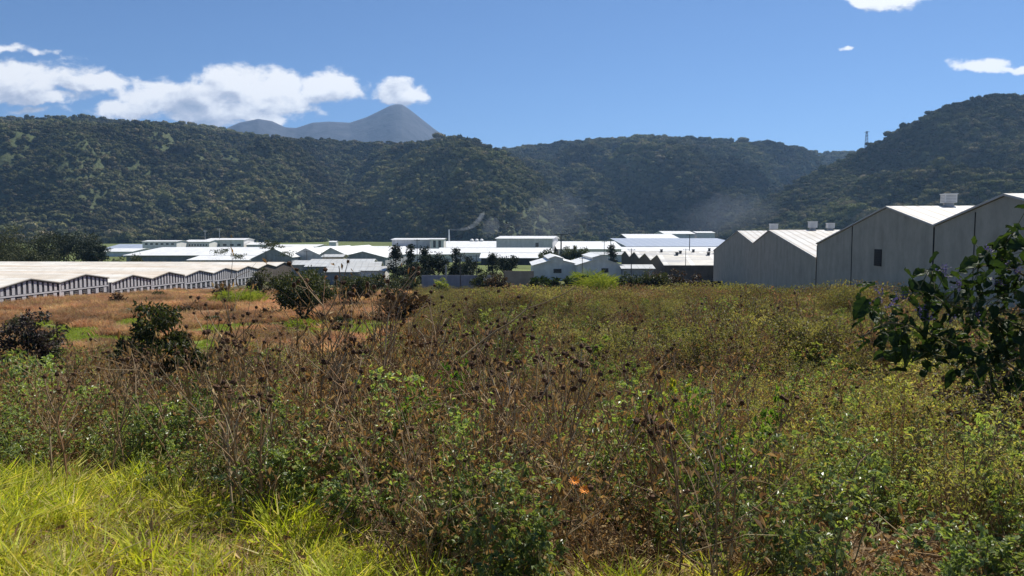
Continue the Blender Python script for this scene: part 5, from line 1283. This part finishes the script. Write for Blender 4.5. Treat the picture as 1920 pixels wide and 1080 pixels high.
for k, (px, tp, w, Y, lf, lb) in enumerate(((30, 586, 60, 96, 'olive', 'olive bush at the left edge in the russet field'), (165, 590, 40, 108, 'brownleaf', 'low brown bush in the russet field above the green patch'), (350, 566, 56, 118, 'brownleaf', 'rusty bush in the middle of the russet field'),
        (395, 590, 44, 104, 'olive', 'small olive bush beside the bright green patch'), (500, 574, 50, 112, 'brownleaf', 'brownish bush just left of the lone bush tree'), (640, 588, 50, 102, 'olive', 'olive bush right behind the lone bush tree trunk'), (700, 580, 46, 108, 'brownleaf', 'reddish bush between the lone bush tree and the dark cane tuft'))):
    tree('field_bush', lb, 'bush', px, tp, w, Y, lf, 'bush', 180 + k, .35, 1300, .08)
for k, (px, tp, w, Y, lf, lb) in enumerate(((445, 541, 110, 132, 'lime', 'wide pale yellow-green grass clump before the far end of the striped greenhouse'), (250, 575, 70, 112, 'straw', 'pale dry grass clump in the russet field'), (560, 596, 90, 98, 'lime', 'yellow-green grass clump at the foot of the lone bush tree'),
        (60, 610, 70, 92, 'straw', 'pale dry grass clump at the left edge of the green patch'), (740, 600, 70, 96, 'lime', 'yellow-green grass clump below the dark reddish cane tuft'))):
    grass_tuft('grass_clump', lb, px, tp, w, Y, lf, 900, 60 + k)
# ------------------------------------------------------------------ air
def build_haze():
    mb = MB(); mb.box((-11000, -300, -17.5), (11000, 11500, 1290))
    m, t, out = new_mat('haze_air')
    v = t.add('ShaderNodeVolumePrincipled')
    v.inputs['Color'].default_value = (0.36, 0.61, 1.0, 1); v.inputs['Density'].default_value = HAZE_D
    v.inputs['Anisotropy'].default_value = 0.3
    t.link(v.outputs[0], out.inputs['Volume'])
    o = mb.build('haze', m); tag(o, 'thin blue haze filling the valley air', 'haze', kind='stuff')
HAZE_D = 5.6e-5
build_haze()

# ------------------------------------------------------------------ smoke of the chimney and of small fires
def smoke(name, label, path, radii, dens, scale, Y):
    """a chain of puffs along a path, thin smoke inside"""
    root_m = MB(); r = np.random.default_rng(int(path[0][0])); V, Fc = ICO2
    p = np.array([P(a, b, Y + 6 * i) for i, (a, b) in enumerate(path)]); n = len(p) * 3
    tt = np.linspace(0, len(p) - 1, n); q = np.stack([np.interp(tt, np.arange(len(p)), p[:, i]) for i in range(3)], 1); rr = np.interp(tt, np.arange(len(p)), radii)
    # one continuous lumpy hose
    root_m.tube(q, 1, 1, 10)
    vv = root_m.V[0].reshape(n, 10, 3); c = q[:, None, :].astype(np.float32); off = vv - vv.mean(1, keepdims=True); vv = vv.mean(1, keepdims=True) + off * rr[:, None, None] * (1 + r.normal(0, .12, (n, 10, 1)))
    root_m.V[0] = vv.reshape(-1, 3).astype(np.float32)
    root_m.loops.append(np.arange(10)[::-1]); root_m.counts.append([10]); root_m.mats.append([0])
    root_m.loops.append(np.arange(10) + (n - 1) * 10); root_m.counts.append([10]); root_m.mats.append([0])
    m, t, out = new_mat(name + '_air'); v = t.add('ShaderNodeVolumePrincipled'); ge = t.add('ShaderNodeNewGeometry')
    nz = t.noise(ge.outputs['Position'], scale, 4, 0.6); t.link(t.math('MULTIPLY', t.maprange(nz, .28, .72), dens), v.inputs['Density'])
    v.inputs['Color'].default_value = (.82, .9, 1, 1); t.link(v.outputs[0], out.inputs['Volume'])
    o = root_m.build(name, m, smooth=True); tag(o, label, 'smoke', kind='stuff'); return o
smoke('smoke', 'thin blue-white smoke drifting right from the factory chimney', [(843, 430), (858, 431), (875, 429), (888, 423), (897, 414), (903, 405), (908, 398)], [.7, 1.1, 1.6, 2.2, 2.6, 2.6, 1.2], .06, .12, 700)
smoke('smoke', 'faint smoke rising behind the three round vents', [(905, 440), (915, 432), (922, 422), (930, 412)], [4, 8, 9, 5], .010, .04, 760)
smoke('smoke', 'pale smoke hanging at the foot of the spur right of the factory hall', [(944, 432), (990, 420), (1030, 408), (1070, 396), (1100, 388)], [8, 26, 38, 36, 14], .0024, .012, 1180)
smoke('smoke', 'pale smoke drifting before the middle hill above the far greenhouses', [(1260, 425), (1300, 412), (1350, 404), (1410, 396), (1460, 392)], [10, 26, 34, 30, 16], .0020, .010, 1280)
